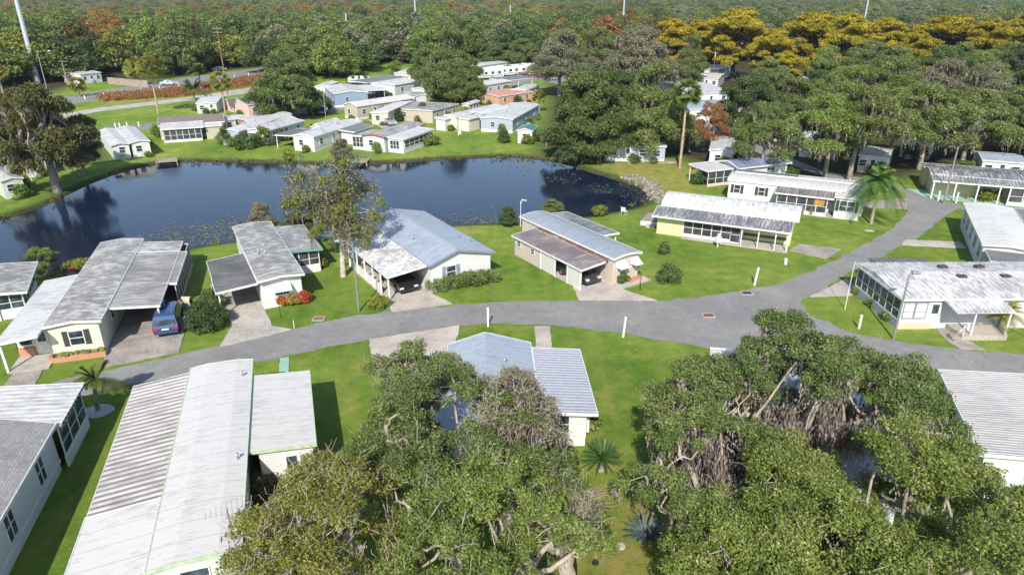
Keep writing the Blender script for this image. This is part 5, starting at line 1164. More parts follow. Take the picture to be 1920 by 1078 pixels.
# ---- palms
def frond_palm(seed, n, length, droop, leaf, hgt, rt, lean=.3, up0=(.1, 1.2), lw=.10, llen=.55, nleaf=22, name='palm', trunkmat=M_bark):
    rng = np.random.default_rng(seed); top = np.array([lean, 0, hgt]); Q = []; var = []; st = []
    for k in range(n):
        a = k * 2.39996; el = up0[0] + (up0[1] - up0[0]) * (((k * 7) % n) + rng.uniform(0, 1)) / n; L = length * rng.uniform(.85, 1.1)
        d = np.array([math.cos(a) * math.cos(el), math.sin(a) * math.cos(el), math.sin(el)]); t = np.linspace(0, 1, nleaf)
        P = top + d * (t * L)[:, None]; P[:, 2] -= droop * L * (t ** 2) * (.4 + .8 * math.cos(el)); side = np.array([-math.sin(a), math.cos(a), 0])
        st.append((P[::4], np.linspace(.035, .01, len(P[::4]))))
        for sg in (-1, 1):
            ll = llen * np.sin(np.pi * (t * .85 + .12)) ** .6; E = P + (side * sg * .85 + d * .55)[None] * ll[:, None]; E[:, 2] -= ll * rng.uniform(.15, .5)
            tg = np.gradient(P, axis=0); tg /= np.linalg.norm(tg, axis=1, keepdims=True); W_ = tg * lw * .5
            Q.append(np.stack([P - W_, P + W_, E + W_ * .3, E - W_ * .3], 1)[1:].reshape(-1, 3)); var.append(np.clip(rng.uniform(.2, .8) + rng.normal(size=nleaf - 1) * .12, 0, 1))
    sv, sf = tube_np(st, 3); QV = np.concatenate(Q); nq = len(QV) // 4
    out = {'crown': np_mesh(name + '_crown', np.concatenate([QV, sv]), np.concatenate([np.arange(4 * nq).reshape(nq, 4), sf + len(QV)]), [leaf], None, {'var': ('FACE', np.concatenate([np.concatenate(var), np.full(len(sf), .45)]))})}
    tp = bez(np.array([0, 0, -.2]), np.array([lean * .2, 0, hgt * .5]), top, 8); tv, tf = tube_np([(tp, np.linspace(rt * 1.25, rt * .8, 8))], 8)
    out['trunk'] = np_mesh(name + '_trunk', tv, tf, [trunkmat], smooth=True); return out
def fan_palm(seed, hgt, r, leaf, n=38, trunkmat=M_bark, rt=.2, name='fan_palm'):
    rng = np.random.default_rng(seed); Q = []; var = []
    for k in range(n):
        z = 1 - 1.75 * (k + .5) / n; a = k * 2.39996; q = math.sqrt(max(0, 1 - z * z)); d = np.array([q * math.cos(a), q * math.sin(a), z]); c = np.array([0, 0, hgt]) + d * r * .5
        side = np.cross(d, [0, 0, 1]); side /= np.linalg.norm(side) + 1e-9; ro = rng.uniform(-1.2, 1.2); side = side * math.cos(ro) + np.cross(d, side) * math.sin(ro); v = rng.uniform(.1, .9) * (.5 if z < -.3 else 1)
        for b in np.linspace(-1.3, 1.3, 13):
            e = d * math.cos(b) + side * math.sin(b); E = c + e * r * .6 * rng.uniform(.85, 1.1); E[2] -= .18 * r; w_ = np.cross(e, d) if abs(b) > .3 else side; w_ = side * .5 + d * .2; w_ = w_ / np.linalg.norm(w_) * .07 * r
            M = c + (E - c) * .6; Q.append([c, M + w_, E, M - w_]); var.append(v)
    out = {'crown': qmesh(name + '_crown', np.array(Q).reshape(-1, 3), [leaf], np.clip(np.array(var), 0, 1))}
    tv, tf = tube_np([(bez(np.array([0, 0, -.2]), np.array([.15, .1, hgt * .5]), np.array([0, 0, hgt]), 8), np.linspace(rt * 1.2, rt * .8, 8))], 8)
    out['trunk'] = np_mesh(name + '_trunk', tv, tf, [trunkmat], smooth=True); return out
def palm_at(meshes, px, label, name='palm_tree', sc=1, rot=0): b = at(*px); return tree_obj(name, meshes, b, label, 'palm', rot=rot, scale=(sc, sc, sc))
palm_at(frond_palm(1, 30, 2.0, .55, L_palm, 2.3, .13, .25, (-.1, 1.3), .06, .42, 32, 'small_palm'), (184, 770), 'small feathery palm in a ring of white gravel beside the grey ribbed roof', rot=.6)
tag(sheet('gravel_ring', [(at(184, 771).x + .95 * math.cos(t) * (1 + .08 * math.sin(5 * t)), at(184, 771).y + .8 * math.sin(t)) for t in np.linspace(0, 6.28, 22)[:-1]], .05, concrete('pale_gravel', (.5, .5, .52), .3), .08), 'ring of white gravel around the small palm trunk', 'gravel bed')
palm_at(frond_palm(2, 40, 3.3, .8, L_palm, 5.0, .16, .3, (-.5, 1.35), .07, .85, 44, 'queen_palm', plain('palm_trunk', (.30, .26, .22), .9)), (1633, 420), 'large drooping queen palm on the lawn by the curving road', rot=1.4)
palm_at(frond_palm(3, 64, 1.4, .18, leafm('sago_fronds', [(.03, .07, .02), (.055, .12, .03), (.09, .17, .04), (.14, .20, .05)], .35), .8, .22, 0, (.0, 1.15), .02, .11, 60, 'sago'), (1126, 880), 'round dark green sago palm on the back lawn', 'sago_palm')
palm_at(frond_palm(4, 26, 1.9, .5, L_palmy, 1.7, .2, 0, (-.1, 1.2), .05, .42, 32, 'low_palm'), (1872, 622), 'bushy yellow-green palm beside the grey home porch', rot=1)
palm_at(frond_palm(6, 24, 1.7, .5, L_palm, 1.9, .2, 0, (-.1, 1.2), .05, .42, 32, 'low_palm_b'), (1915, 600), 'darker bushy palm at the right edge beside the porch palm', rot=2)
M_palmt = plain('tan_palm_trunk', (.38, .28, .20), .9, var=.2)
b = at(1274, 316); palm_at(fan_palm(7, top_z(b, 172), 2.3, L_palm, 44, M_palmt, .19), (1274, 316), 'very tall fan palm with tan trunk right of the big pond oaks', 'fan_palm')
for x, y, t, l_, s_ in ((297, 214, 125, 'tall fan palm with thin trunk on the far-left lawn', 2.9), (423, 217, 150, 'fan palm beside the pink home', 2.3), (262, 160, 125, 'fan palm cluster beyond the highway, left of the tall thin palm', 3.6), (1447, 175, 128, 'small fan palm among the right-hand oaks', 2.6), (150, 182, 158, 'short fan palm at the left end of the highway', 2.2), (8, 185, 135, 'fan palm at the far left edge', 2.5), (1010, 210, 180, 'short palm on the orange home lawn', 1.6)):
    b = at(x, y); palm_at(fan_palm(x, top_z(b, t), s_, L_palmy, 36, M_palmt, .18), (x, y), l_, 'fan_palm')
palm_at(frond_palm(8, 30, 4.5, .5, L_palm, 2.6, .2, 0, (.2, 1.3), .3, 1.0, 18, 'clump_palm'), (365, 190), 'dense green palm clump left of the pale green shed')
palm_at(frond_palm(9, 26, 3.6, .4, L_palm, 5, .2, 0, (.2, 1.3), .3, 1.0, 18, 'clump_palm_b'), (378, 172), 'tall green palm behind the pale green shed')
# agave
rng = np.random.default_rng(9); Q = []; m = MB(); b = at(1213, 1012)
for k in range(30):
    a = k * 2.39996; el = .15 + .95 * ((k * .37) % 1); L = rng.uniform(1.1, 1.5); d = Vector((math.cos(a) * math.cos(el), math.sin(a) * math.cos(el), math.sin(el))); sd_ = Vector((-math.sin(a), math.cos(a), 0)) * .09
    p0 = Vector((0, 0, .15)) + d * .1; p1 = p0 + d * L * .5; p2 = p0 + d * L - Vector((0, 0, .12)); th = Vector((0, 0, .03))
    m.add([p0 - sd_, p0 + sd_, p1 + sd_ * 1.2, p1 - sd_ * 1.2, p2, p0 - th * 2, p1 - th * 2], [(0, 1, 2, 3), (3, 2, 4), (0, 3, 6, 5), (1, 5, 6, 2), (3, 4, 6), (2, 6, 4)])
tag(m.build('agave', plain('blue_grey_agave', (.085, .115, .11), .5, var=.3), None, b), 'large spiky blue-grey agave under the mossy oak on the back lawn', 'agave')

# ------------------------------------------------------------------ woods
FL = [('green', L_oak), ('bright', L_oakl), ('dark', L_dark), ('olive', L_olive), ('rust', L_rust), ('orange', L_orange), ('grey', L_grey)]
FP = {}
for i, (k, l_) in enumerate(FL):
    FP[k] = [joined_mesh('wood_%s_%d' % (k, j), 60 + i * 3 + j, 12, 6, 1.6, 60, 1.25, 80, .55, l_, jj=j) for j in range(2)]
def pick(px, py, r):
    """which kind of tree the wood shows in this part: coherent drifts of colour with strays"""
    n = (math.sin(px * .011 + py * .09) + math.sin(px * .023 - py * .13 + 2) + math.cos(px * .005 + py * .21)) / 6 + .5 + r.gauss(0, .16)
    if py < 18 and r.random() < .8: pool = ['green', 'grey', 'green', 'dark', 'olive', 'grey']  # far band: haze put into the greyer leaf colours picked here
    elif px < 480 and py < 58: pool = ['grey', 'green', 'rust', 'olive', 'grey', 'orange', 'olive', 'rust', 'green']
    elif 150 < px < 235 and py < 95: pool = ['orange', 'rust', 'orange', 'olive']
    elif px < 500: pool = ['dark', 'green', 'bright', 'green', 'olive', 'dark', 'rust']
    elif px < 1010 and py < 52: pool = ['green', 'olive', 'rust', 'olive', 'orange', 'grey', 'olive', 'bright', 'rust']
    elif px < 1010: pool = ['dark', 'green', 'bright', 'dark', 'green', 'grey', 'green']
    elif px < 1250: pool = ['green', 'olive', 'dark', 'green', 'rust', 'orange', 'green']
    else: pool = ['green', 'dark', 'grey', 'green', 'olive', 'dark']
    return pool[int(max(0, min(.999, n)) * len(pool))]
LIM = [(-900, 175), (-200, 172), (0, 166), (120, 158), (170, 142), (250, 138), (300, 146), (480, 122), (500, 138), (520, 144), (640, 150), (690, 141), (700, 126), (790, 120), (860, 118), (880, 112), (1010, 126), (1060, 120), (1280, 110), (1400, 118), (2000, 130), (3000, 130)]
def ylim(px): return np.interp(px, [a for a, _ in LIM], [b for _, b in LIM])
rw = random.Random(4); cand = []; sp = 10.2; y = 150.0
while y < 1600:
    hw = y * .80 + 30; step = sp if y < 420 else sp * 1.25 if y < 800 else sp * 1.7; x = -hw
    while x < hw:
        cx, cy = x + rw.uniform(-.42, .42) * step, y + rw.uniform(-.42, .42) * step; px, py = project(cx, cy, 0)
        if py < ylim(px) and not (892 < px < 922 and 85 < py < 112): cand.append((cx, cy, px, py))
        x += step
    y += step
cand.sort(key=lambda c: c[1]); NIND = 285
WL = {'green': 'green oak in the wood beyond the homes and highway', 'bright': 'bright green tree in the wood beyond the homes and highway', 'dark': 'dark green oak in the wood beyond the homes and highway', 'olive': 'olive-yellow tree in the wood beyond the homes and highway',
      'rust': 'brownish tree in the wood beyond the homes and highway', 'orange': 'orange-leaved tree in the wood beyond the homes and highway', 'grey': 'greyish bare-looking tree in the wood beyond the homes and highway'}
for i, (cx, cy, px, py) in enumerate(cand[:NIND]):
    k = pick(px, py - 45, rw); hh = rw.uniform(10, 17) * (1.12 if px < 480 else 1); rr = rw.uniform(6.2, 10.5)
    o = link('woodland_tree', FP[k][i % 2], None, (cx, cy, 0), (0, 0, rw.uniform(0, 6.28))); o.scale = (rr / 6, rr / 6, hh / 12)
    tag(o, WL[k], 'tree', 'woodland trees, ' + k)
# the rest of the wood: one object, instanced on points
def gn_wood(cands):
    pc = {}
    for cx, cy, px, py in cands: pc.setdefault(pick(px, py - 12, rw), []).append((cx, cy))
    ng = bpy.data.node_groups.new('far_wood', 'GeometryNodeTree'); ng.interface.new_socket('Geometry', in_out='INPUT', socket_type='NodeSocketGeometry'); ng.interface.new_socket('Geometry', in_out='OUTPUT', socket_type='NodeSocketGeometry')
    gi = ng.nodes.new('NodeGroupInput'); go = ng.nodes.new('NodeGroupOutput'); jn = ng.nodes.new('GeometryNodeJoinGeometry')
    kinds = list(pc); P = []; K = []; 
    for i, k in enumerate(kinds):
        for c in pc[k]: P.append((c[0], c[1], 0)); K.append(i)
    n = len(P); me = bpy.data.meshes.new('distant_wood'); me.vertices.add(n); me.vertices.foreach_set('co', np.array(P, dtype=np.float32).ravel())
    ra = np.random.default_rng(8)
    a = me.attributes.new('kind_id', 'INT', 'POINT'); a.data.foreach_set('value', np.array(K, dtype=np.int32))
    a = me.attributes.new('spin', 'FLOAT', 'POINT'); a.data.foreach_set('value', ra.uniform(0, 6.28, n).astype(np.float32))
    dist = np.array([p[1] for p in P]); sc = ra.uniform(1.0, 1.6, n) * np.interp(dist, [0, 420, 800, 1600], [1, 1.05, 1.25, 1.6])
    sv = np.stack([sc, sc, ra.uniform(.8, 1.4, n)], 1)
    a = me.attributes.new('sz', 'FLOAT_VECTOR', 'POINT'); a.data.foreach_set('vector', sv.astype(np.float32).ravel())
    def named(nm, t):
        x = ng.nodes.new('GeometryNodeInputNamedAttribute'); x.data_type = t; x.inputs[0].default_value = nm; return [o for o in x.outputs if o.enabled][0] if any(o.enabled for o in x.outputs) else x.outputs[0]
    for i, k in enumerate(kinds):
        po = bpy.data.objects.new('wood_source_' + k, FP[k][0]); oi = ng.nodes.new('GeometryNodeObjectInfo'); oi.inputs['Object'].default_value = po; oi.inputs['As Instance'].default_value = True
        ip = ng.nodes.new('GeometryNodeInstanceOnPoints'); cmp = ng.nodes.new('FunctionNodeCompare'); cmp.data_type = 'INT'; cmp.operation = 'EQUAL'
        ci = [s_ for s_ in cmp.inputs if s_.type == 'INT']; ng.links.new(named('kind_id', 'INT'), ci[0]); ci[1].default_value = i
        ng.links.new(cmp.outputs[0], ip.inputs['Selection']); ng.links.new(gi.outputs[0], ip.inputs['Points']); ng.links.new(oi.outputs['Geometry'], ip.inputs['Instance'])
        cb = ng.nodes.new('ShaderNodeCombineXYZ'); ng.links.new(named('spin', 'FLOAT'), cb.inputs[2]); ng.links.new(cb.outputs[0], ip.inputs['Rotation']); ng.links.new(named('sz', 'FLOAT_VECTOR'), ip.inputs['Scale']); ng.links.new(ip.outputs[0], jn.inputs[0])
    ng.links.new(jn.outputs[0], go.inputs[0]); o = link('distant_wood', me); md = o.modifiers.new('wood', 'NODES'); md.node_group = ng
    tag(o, kind='stuff'); return n
print('wood individuals', min(NIND, len(cand)), 'rest', gn_wood(cand[NIND:]))
# tall autumn band at the left top and undergrowth strip by the highway
rng = np.random.default_rng(15); Pq = wpoly([(186, 192), (186, 180), (345, 166), (490, 144), (492, 160), (345, 182)])
PX = []; xs_ = [p[0] for p in Pq]; ys_ = [p[1] for p in Pq]
while len(PX) < 900:
    X = rng.uniform(min(xs_), max(xs_), 400); Y = rng.uniform(min(ys_), max(ys_), 400); mk = inside(X, Y, Pq); PX += list(zip(X[mk], Y[mk]))
C = np.array([(a, b, rng.uniform(.2, .7)) for a, b in PX]); s = rng.uniform(.5, 1.1, len(C)); V, var = clump_leaves(C, np.stack([s, s, s * .7], 1), 22, .38, rng)
tag(link('dry_grass', qmesh('dry_grass', V, [L_dry], var)), kind='stuff')
# ------------------------------------------------------------------ water plants, rocks, docks
rng = np.random.default_rng(21)
def scatter_px(poly, n, z):
    P = wpoly(poly); xs_ = [p[0] for p in P]; ys_ = [p[1] for p in P]; out = []
    while len(out) < n:
        X = rng.uniform(min(xs_), max(xs_), 500); Y = rng.uniform(min(ys_), max(ys_), 500); mk = inside(X, Y, P) & (sdist(X, Y, pond) < -.6); out += [(a, b, z) for a, b in zip(X[mk], Y[mk])]
    return out[:n]
LP = []
for poly, n in (([(245, 440), (300, 424), (400, 412), (455, 402), (480, 412), (450, 440), (400, 450), (330, 456), (262, 448)], 620), ([(300, 415), (450, 395), (470, 425), (330, 445)], 170), ([(835, 400), (890, 384), (950, 380), (985, 392), (960, 412), (860, 418)], 220), ([(700, 405), (850, 392), (860, 420), (760, 428)], 60),
                ([(1000, 322), (1060, 312), (1095, 330), (1070, 342), (1010, 334)], 90), ([(1105, 340), (1140, 338), (1150, 356), (1115, 362)], 45), ([(940, 305), (1000, 300), (1010, 325), (950, 325)], 40), ([(1160, 350), (1205, 358), (1195, 380), (1165, 375)], 30)):
    LP += scatter_px(poly, n, WZ + .012)
V = []; 
for (x, y, z) in LP:
    r = rng.uniform(.07, .19); t0 = rng.uniform(0, 6.28); V += [(x + r * math.cos(t0 + k * math.pi / 2) * rng.uniform(.8, 1.2), y + r * math.sin(t0 + k * math.pi / 2), z + rng.uniform(0, .02)) for k in range(4)]
tag(link('lily_pads', qmesh('lily_pads', np.array(V), [L_lily], rng.uniform(0, 1, len(LP)))), kind='stuff')
V = []; F = []; n = 0
P = wpoly([(1163, 334), (1182, 328), (1212, 336), (1240, 352), (1243, 368), (1234, 384), (1218, 374), (1214, 362), (1198, 350)])
xs_ = [p[0] for p in P]; ys_ = [p[1] for p in P]; m = MB(); c = 0
while c < 300:
    x, y = rng.uniform(min(xs_), max(xs_)), rng.uniform(min(ys_), max(ys_))
    if not inside(np.array([x]), np.array([y]), P)[0]: continue
    c += 1; r = rng.uniform(.12, .34); k = rng.uniform(.7, 1.3, 14); z = -.02 + rng.uniform(0, .12)
    vs = [(x + r * k[i] * math.cos(i * 1.257), y + r * k[i] * math.sin(i * 1.257), z - .1) for i in range(5)] + [(x + r * .7 * k[5 + i] * math.cos(i * 1.257 + .3), y + r * .7 * k[5 + i] * math.sin(i * 1.257 + .3), z + r * .55 * k[i]) for i in range(5)]
    m.add(vs, [(i, (i + 1) % 5, 5 + (i + 1) % 5, 5 + i) for i in range(5)] + [(5, 6, 7, 8, 9)])
tag(m.build('riprap_rocks', plain('pale_limestone', (.25, .225, .185), .9, var=.4, nscale=1.5)), kind='stuff')
M_wood = plain('weathered_wood', (.30, .24, .19), .9, var=.25)
def dock(px, l, w_, rot, label):
    r = empty('wooden_dock', at(*px), rot, label, 'dock'); m = MB()
    for k in range(int(l / .3)): m.box(-w_ / 2, w_ / 2, -k * .3, -k * .3 - .27, .15, .22)
    m.build('deck', M_wood, r)
    for x in (-w_ / 2, w_ / 2):
        for y in (-.2, -l + .2): MB().box(x - .07, x + .07, y - .07, y + .07, -1.2, .7).build('post', M_wood, r)
dock((316, 299), 3.2, 3.0, .35, 'low wooden dock at the far left pond bank'); dock((680, 300), 3.0, 2.4, 0, 'small wooden dock below the red-trimmed home')
# red kayak-like object by the shore near the left home
m = MB(); b = at(142, 507)
m.add([(-.9, 0, .25), (-.2, -.38, .3), (.5, -.34, .3), (.9, 0, .3), (.5, .34, .3), (-.2, .38, .3), (-.5, 0, .02), (.5, 0, .02)], [(0, 1, 6), (1, 2, 7, 6), (2, 3, 7), (3, 4, 7), (4, 5, 6, 7), (5, 0, 6), (0, 5, 1), (1, 5, 4, 2), (2, 4, 3)])
tag(m.build('upturned_boat', plain('red_plastic', (.45, .02, .02), .4), None, b), 'small red plastic boat at the water edge behind the cream home', 'boat')
# white bench and round things on far lawn
def mailbox(px, label):
    r = empty('white_garden_stand', at(*px), .4, label, 'garden stand'); MB().box(-.05, .05, -.05, .05, 0, .9).build('post', M_post, r)
    m = MB(); m.tube([(0, -.12, 1.1), (0, .12, 1.15)], [.38, .40], 14); m.build('dish', M_white, r)
mailbox((60, 340), 'white round dish on a post on the left bank lawn')

def bin_(px, mat, label):
    r = empty('wheelie_bin', at(*px), .3, label, 'bin'); MB().box(-.25, .25, -.3, .3, .05, .95).build('body', mat, r); MB().box(-.28, .28, -.33, .33, .955, 1.02).build('lid', M_dark, r)
    for x in (-.24, .24): MB().tube([(x - .03, .28, .1), (x + .03, .28, .1)], .1, 8).build('wheel', M_dark, r)
bin_((1500, 402), plain('grey_bin', (.15, .15, .16), .5), 'grey wheeled bin at the step of the amber blind home'); bin_((585, 243), plain('blue_bin', (.03, .08, .2), .5), 'blue wheeled bin by the open carport of the far bank home')
def chair(px, mat, label, rot=0):
    r = empty('garden_chair', at(*px), rot, label, 'chair'); MB().box(-.28, .28, -.28, .28, .4, .45).build('seat', mat, r); MB().box(-.28, .28, .25, .3, .45, .95).build('backrest', mat, r)
    for x in (-.25, .25):
        for y in (-.25, .25): MB().box(x - .02, x + .02, y - .02, y + .02, 0, .4).build('leg', mat, r)
chair((1170, 402), M_white, 'white garden chair on the near bank', 2.5); chair((1300, 318), plain('red_plastic_chair', (.4, .05, .04), .5), 'red garden chair on the dirt bank', 1); chair((1205, 300), M_white, 'white garden chair in the shade of the dirt-bank oak', .4)
chair((395, 258), M_white, 'white garden chair beside the storage room of the tan home', 1.4); chair((862, 256), M_white, 'white garden chair in front of the boxy entry room', .2)
# ------------------------------------------------------------------ posts, lamps, poles
def stub(px, h_, label, w_=.07, tilt=0, mat=M_post, lab=None):
    o = MB().box(-w_, w_, -w_, w_, 0, h_).add([(-w_, -w_, h_), (w_, -w_, h_), (w_, w_, h_), (-w_, w_, h_), (0, 0, h_ + w_)], [(0, 1, 4), (1, 2, 4), (2, 3, 4), (3, 0, 4)]).build('marker_post', mat, None, at(*px)); o.rotation_euler = (0, tilt, .2); tag(o, label, 'post', 'white marker posts by the road')
stub((915, 612), 1.65, 'upright white post on the near verge above the pale blue roof')
stub((1168, 632), 1.75, 'white post on the near verge, at the lawn corner right of the pale blue roof', tilt=.06)
stub((1414, 535), 1.75, 'leaning white post on the lawn left of the curving road', w_=.07, tilt=.1)
stub((1472, 496), .6, 'short white post on the lawn below the yellow home driveway', w_=.11)
stub((1758, 377), 1.3, 'white post left of the utility pole by the teal driveway')
stub((1792, 381), 1.4, 'white post right of the utility pole by the teal driveway')
stub((1610, 616), 1.2, 'white post at the edge of the oak crown near the grey home')
stub((1810, 627), .9, 'short white post beside the grey home porch', w_=.09)
stub((552, 617), .8, 'thin pale stake at the corner of the driveway', w_=.02)
for i, x in enumerate((217, 225, 239, 261)): stub((x, 240 - i * .7), .9, ['first', 'second', 'third', 'fourth'][i] + ' from the left of the short white bollards by the far park road', w_=.09)
def dbl(name, px, top, rad, label, arm=None, mat=M_steel, cross=0, cat='lamp post', lamp=True, lean=0.0, h_=None):
    b = at(*px); hh = h_ or top_z(b, top); r = empty(name, b, 0, label, cat); r.rotation_euler = (0, lean, 0)
    MB().tube([(0, 0, -.3), (0, 0, hh)], [rad, rad * .6], 10).build('pole', mat, r)
    if arm:
        MB().tube([(0, 0, hh - .4), (arm * .5, 0, hh + .1), (arm, 0, hh + .15)], .035, 6).build('arm', mat, r)
        if lamp: m = MB(); m.tube([(arm - .1, 0, hh + .16), (arm + .5 * (1 if arm > 0 else -1), 0, hh + .10)], [.16, .10], 8); m.build('lamp_head', M_steel, r)
    for k in range(cross):
        MB().box(-1.2, 1.2, -.06, .06, hh - .6 - k * .9, hh - .45 - k * .9).build('crossarm', M_bark, r)
        m = MB()
        for x in (-1.1, -.5, .5, 1.1): m.tube([(x, 0, hh - .45 - k * .9), (x, 0, hh - .2 - k * .9)], .06, 6)
        m.build('insulators', M_dark, r)
    return b, hh
dbl('lamp_post', (673, 585), 455, .09, 'grey steel street lamp in front of the peeling white carport', arm=-.9)
dbl('lamp_post', (1675, 636), 515, .10, 'pale street lamp beside the grey home at right', arm=.25)
dbl('flagpole', (1584, 580), 490, .035, 'thin white flagpole left of the grey home', mat=M_post, cat='flagpole')
dbl('lamp_post', (976, 424), 378, .05, 'short white lamp post at the back corner of the beige home', mat=M_post, arm=.2)
dbl('garden_lamp', (1200, 545), 512, .04, 'black garden lamp post at the front corner of the beige home', mat=M_dark, cat='garden lamp')
dbl('garden_lamp', (527, 597), 565, .03, 'thin black garden lamp by the red shrubs', mat=M_dark, cat='garden lamp')
dbl('utility_pole', (1769, 382), 276, .13, 'grey wooden utility pole beside the teal driveway', mat=M_bark, cat='utility pole')
dbl('utility_pole', (427, 178), 50, .2, 'brown wooden utility pole with crossarms beside the highway', mat=plain('brown_pole', (.20, .12, .08), .9), cross=2, cat='utility pole')
dbl('utility_pole', (127, 160), 112, .17, 'grey concrete utility pole at the left end of the highway', cross=1, cat='utility pole')
dbl('steel_pole', (90, 175), 97, .14, 'highway lamp post with curved arm at the left', arm=3.0)
M_sky = plain('pale_steel', (.48, .52, .58), .35, .3, .04)
dbl('transmission_pole', (72, 158), 0, .75, 'tall pale steel transmission pole at the upper left', mat=M_sky, cat='transmission pole', lean=-.0, h_=34)
dbl('transmission_pole', (655, 104), 26, .5, 'white steel pole rising from the wood, left of the middle', mat=M_sky, cat='transmission pole')
dbl('transmission_pole', (781, 70), 0, .6, 'pale steel pole at the top edge above the autumn wood', mat=M_sky, cat='transmission pole', h_=34)
dbl('transmission_pole', (957, 75), 10, .45, 'thin steel pole at the top, above the orange trees', mat=M_sky, cat='transmission pole')
dbl('transmission_pole', (1166, 80), 0, .5, 'steel pole at the top edge right of the middle', mat=M_sky, cat='transmission pole', h_=34)
dbl('transmission_pole', (1613, 80), 0, .5, 'leaning-looking steel pole among the golden trees', mat=M_sky, cat='transmission pole', h_=32)
dbl('utility_pole', (1336, 150), 96, .18, 'white utility pole among the homes under the golden trees', mat=M_post, cross=1, cat='utility pole')
dbl('utility_pole', (1342, 140), 78, .25, 'dark slim pole under the largest golden cypress', mat=M_steel, cat='utility pole')
dbl('utility_pole', (613, 240), 165, .10, 'thin grey lamp pole beside the blue home', arm=.6, cat='lamp post')
dbl('utility_pole', (735, 175), 140, .12, 'short grey utility pole near the pole shed', cat='utility pole')
def wire(a, b, label, sag=1.2, r=.035):
    a = Vector(a); b = Vector(b); P = [a.lerp(b, t) - Vector((0, 0, sag * 4 * t * (1 - t))) for t in [k / 12 for k in range(13)]]
    tag(MB().tube(P, r, 4).build('power_line', M_dark), label, 'cable', 'overhead cables')
pa = at(427, 178); pb = at(127, 160); pc = at(-250, 170)
za, zb = top_z(pa, 50) - .3, top_z(pb, 112) - .3
for k in (-1.1, 1.1): wire((pa.x + k, pa.y, za), (pb.x + k, pb.y, zb), 'overhead cable between the two highway utility poles, ' + ('left' if k < 0 else 'right') + ' end of the crossarm', 2)
p1 = at(1769, 382); wire((p1.x, p1.y, top_z(p1, 276) - .3), (at(1336, 150).x, at(1336, 150).y, 9), 'overhead cable from the pole by the teal driveway into the oaks', 3, .03)
# white marker posts and cable along the highway verge
r = empty('guard_fence', at(150, 185), 0, 'low post-and-cable fence along the highway verge', 'fence'); a = at(160, 186); m = MB(); org = r.location
pts = [at(x, y) for x, y in ((160, 187), (230, 177), (300, 168), (370, 158), (440, 147), (492, 139))]
for p, q in zip(pts, pts[1:]):
    n = max(2, int((q - p).length / 5))
    for k in range(n): c = p.lerp(q, k / n) - org; MB().box(c.x - .1, c.x + .1, c.y - .1, c.y + .1, 0, 1.0).build('post', M_post, r)
    a1, a2 = p - org, q - org; m.tube([(a1.x, a1.y, .75), (a2.x, a2.y, .75)], .05, 4)
m.build('cable', M_steel, r)
r = empty('board_fence', at(203, 158), 0, 'grey board fence beyond the left part of the highway', 'fence')
for k in range(16): MB().box(k * 1.0, k * 1.0 + .9, k * -.55, k * -.55 + .08, 0, 1.9).build('board', M_wood, r)
# roof valve box, utility box, dish stand, drain grates
r = empty('utility_box', at(1345, 463), .3, 'white utility meter stand on the lawn in front of the yellow home', 'utility box')
MB().box(-.3, .3, -.15, .15, .55, 1.15).build('cabinet', M_white, r); MB().box(-.05, .05, -.05, .05, 0, .55).build('post', M_post, r); MB().box(-.12, .12, -.05, .05, 1.16, 1.5).build('meter', M_white, r)
def grate(px, label, c):
    b = at(*px); r = empty('drain_grate', (b.x, b.y, .02), 0, label, 'drain'); m = MB(); m.box(-.5, .5, -.42, -.34, .0, .05).box(-.5, .5, .34, .42, .0, .05).box(-.5, -.42, -.34, .34, 0, .05).box(.42, .5, -.34, .34, 0, .05); m.build('frame', M_conc, r)
    m = MB(); m.box(-.415, .415, -.335, .335, 0, .015)
    for k in range(8): m.box(-.4 + k * .105, -.35 + k * .105, -.33, .33, .016, .035)
    m.build('grate', plain(c[0], c[1], .9), r)
grate((1328, 592), 'square drain with rusty red cover in the road junction', ('rusty_iron', (.22, .07, .04))); grate((1400, 550), 'dark iron drain at the lawn edge of the road junction', ('dark_iron', (.06, .05, .05)))
grate((598, 598), 'small drain plate in the lawn between the driveways', ('brown_plate', (.22, .14, .10)))
tag(MB().tube([(0, 0, 0), (0, 0, .06)], .17, 14).build('ground_cover', M_dark, None, at(1116, 1055)), 'small dark round cover in the back lawn', 'drain')
tag(MB().tube([(0, 0, 0), (0, 0, .1)], .2, 12).build('stone', M_conc, None, at(1165, 1025)), 'pale round stone beside the agave', 'stone')
tag(MB().box(-.5, .5, -.3, .3, 0, .06).build('stepping_slab', M_conc, None, at(1629, 433)), 'white slab lying on the lawn near the queen palm', 'slab')
tag(MB().box(-1.5, 1.5, -.35, .35, 0, .25).build('picnic_bench', M_wood, None, at(1250, 306)), 'low wooden bench on the dirt bank', 'bench')
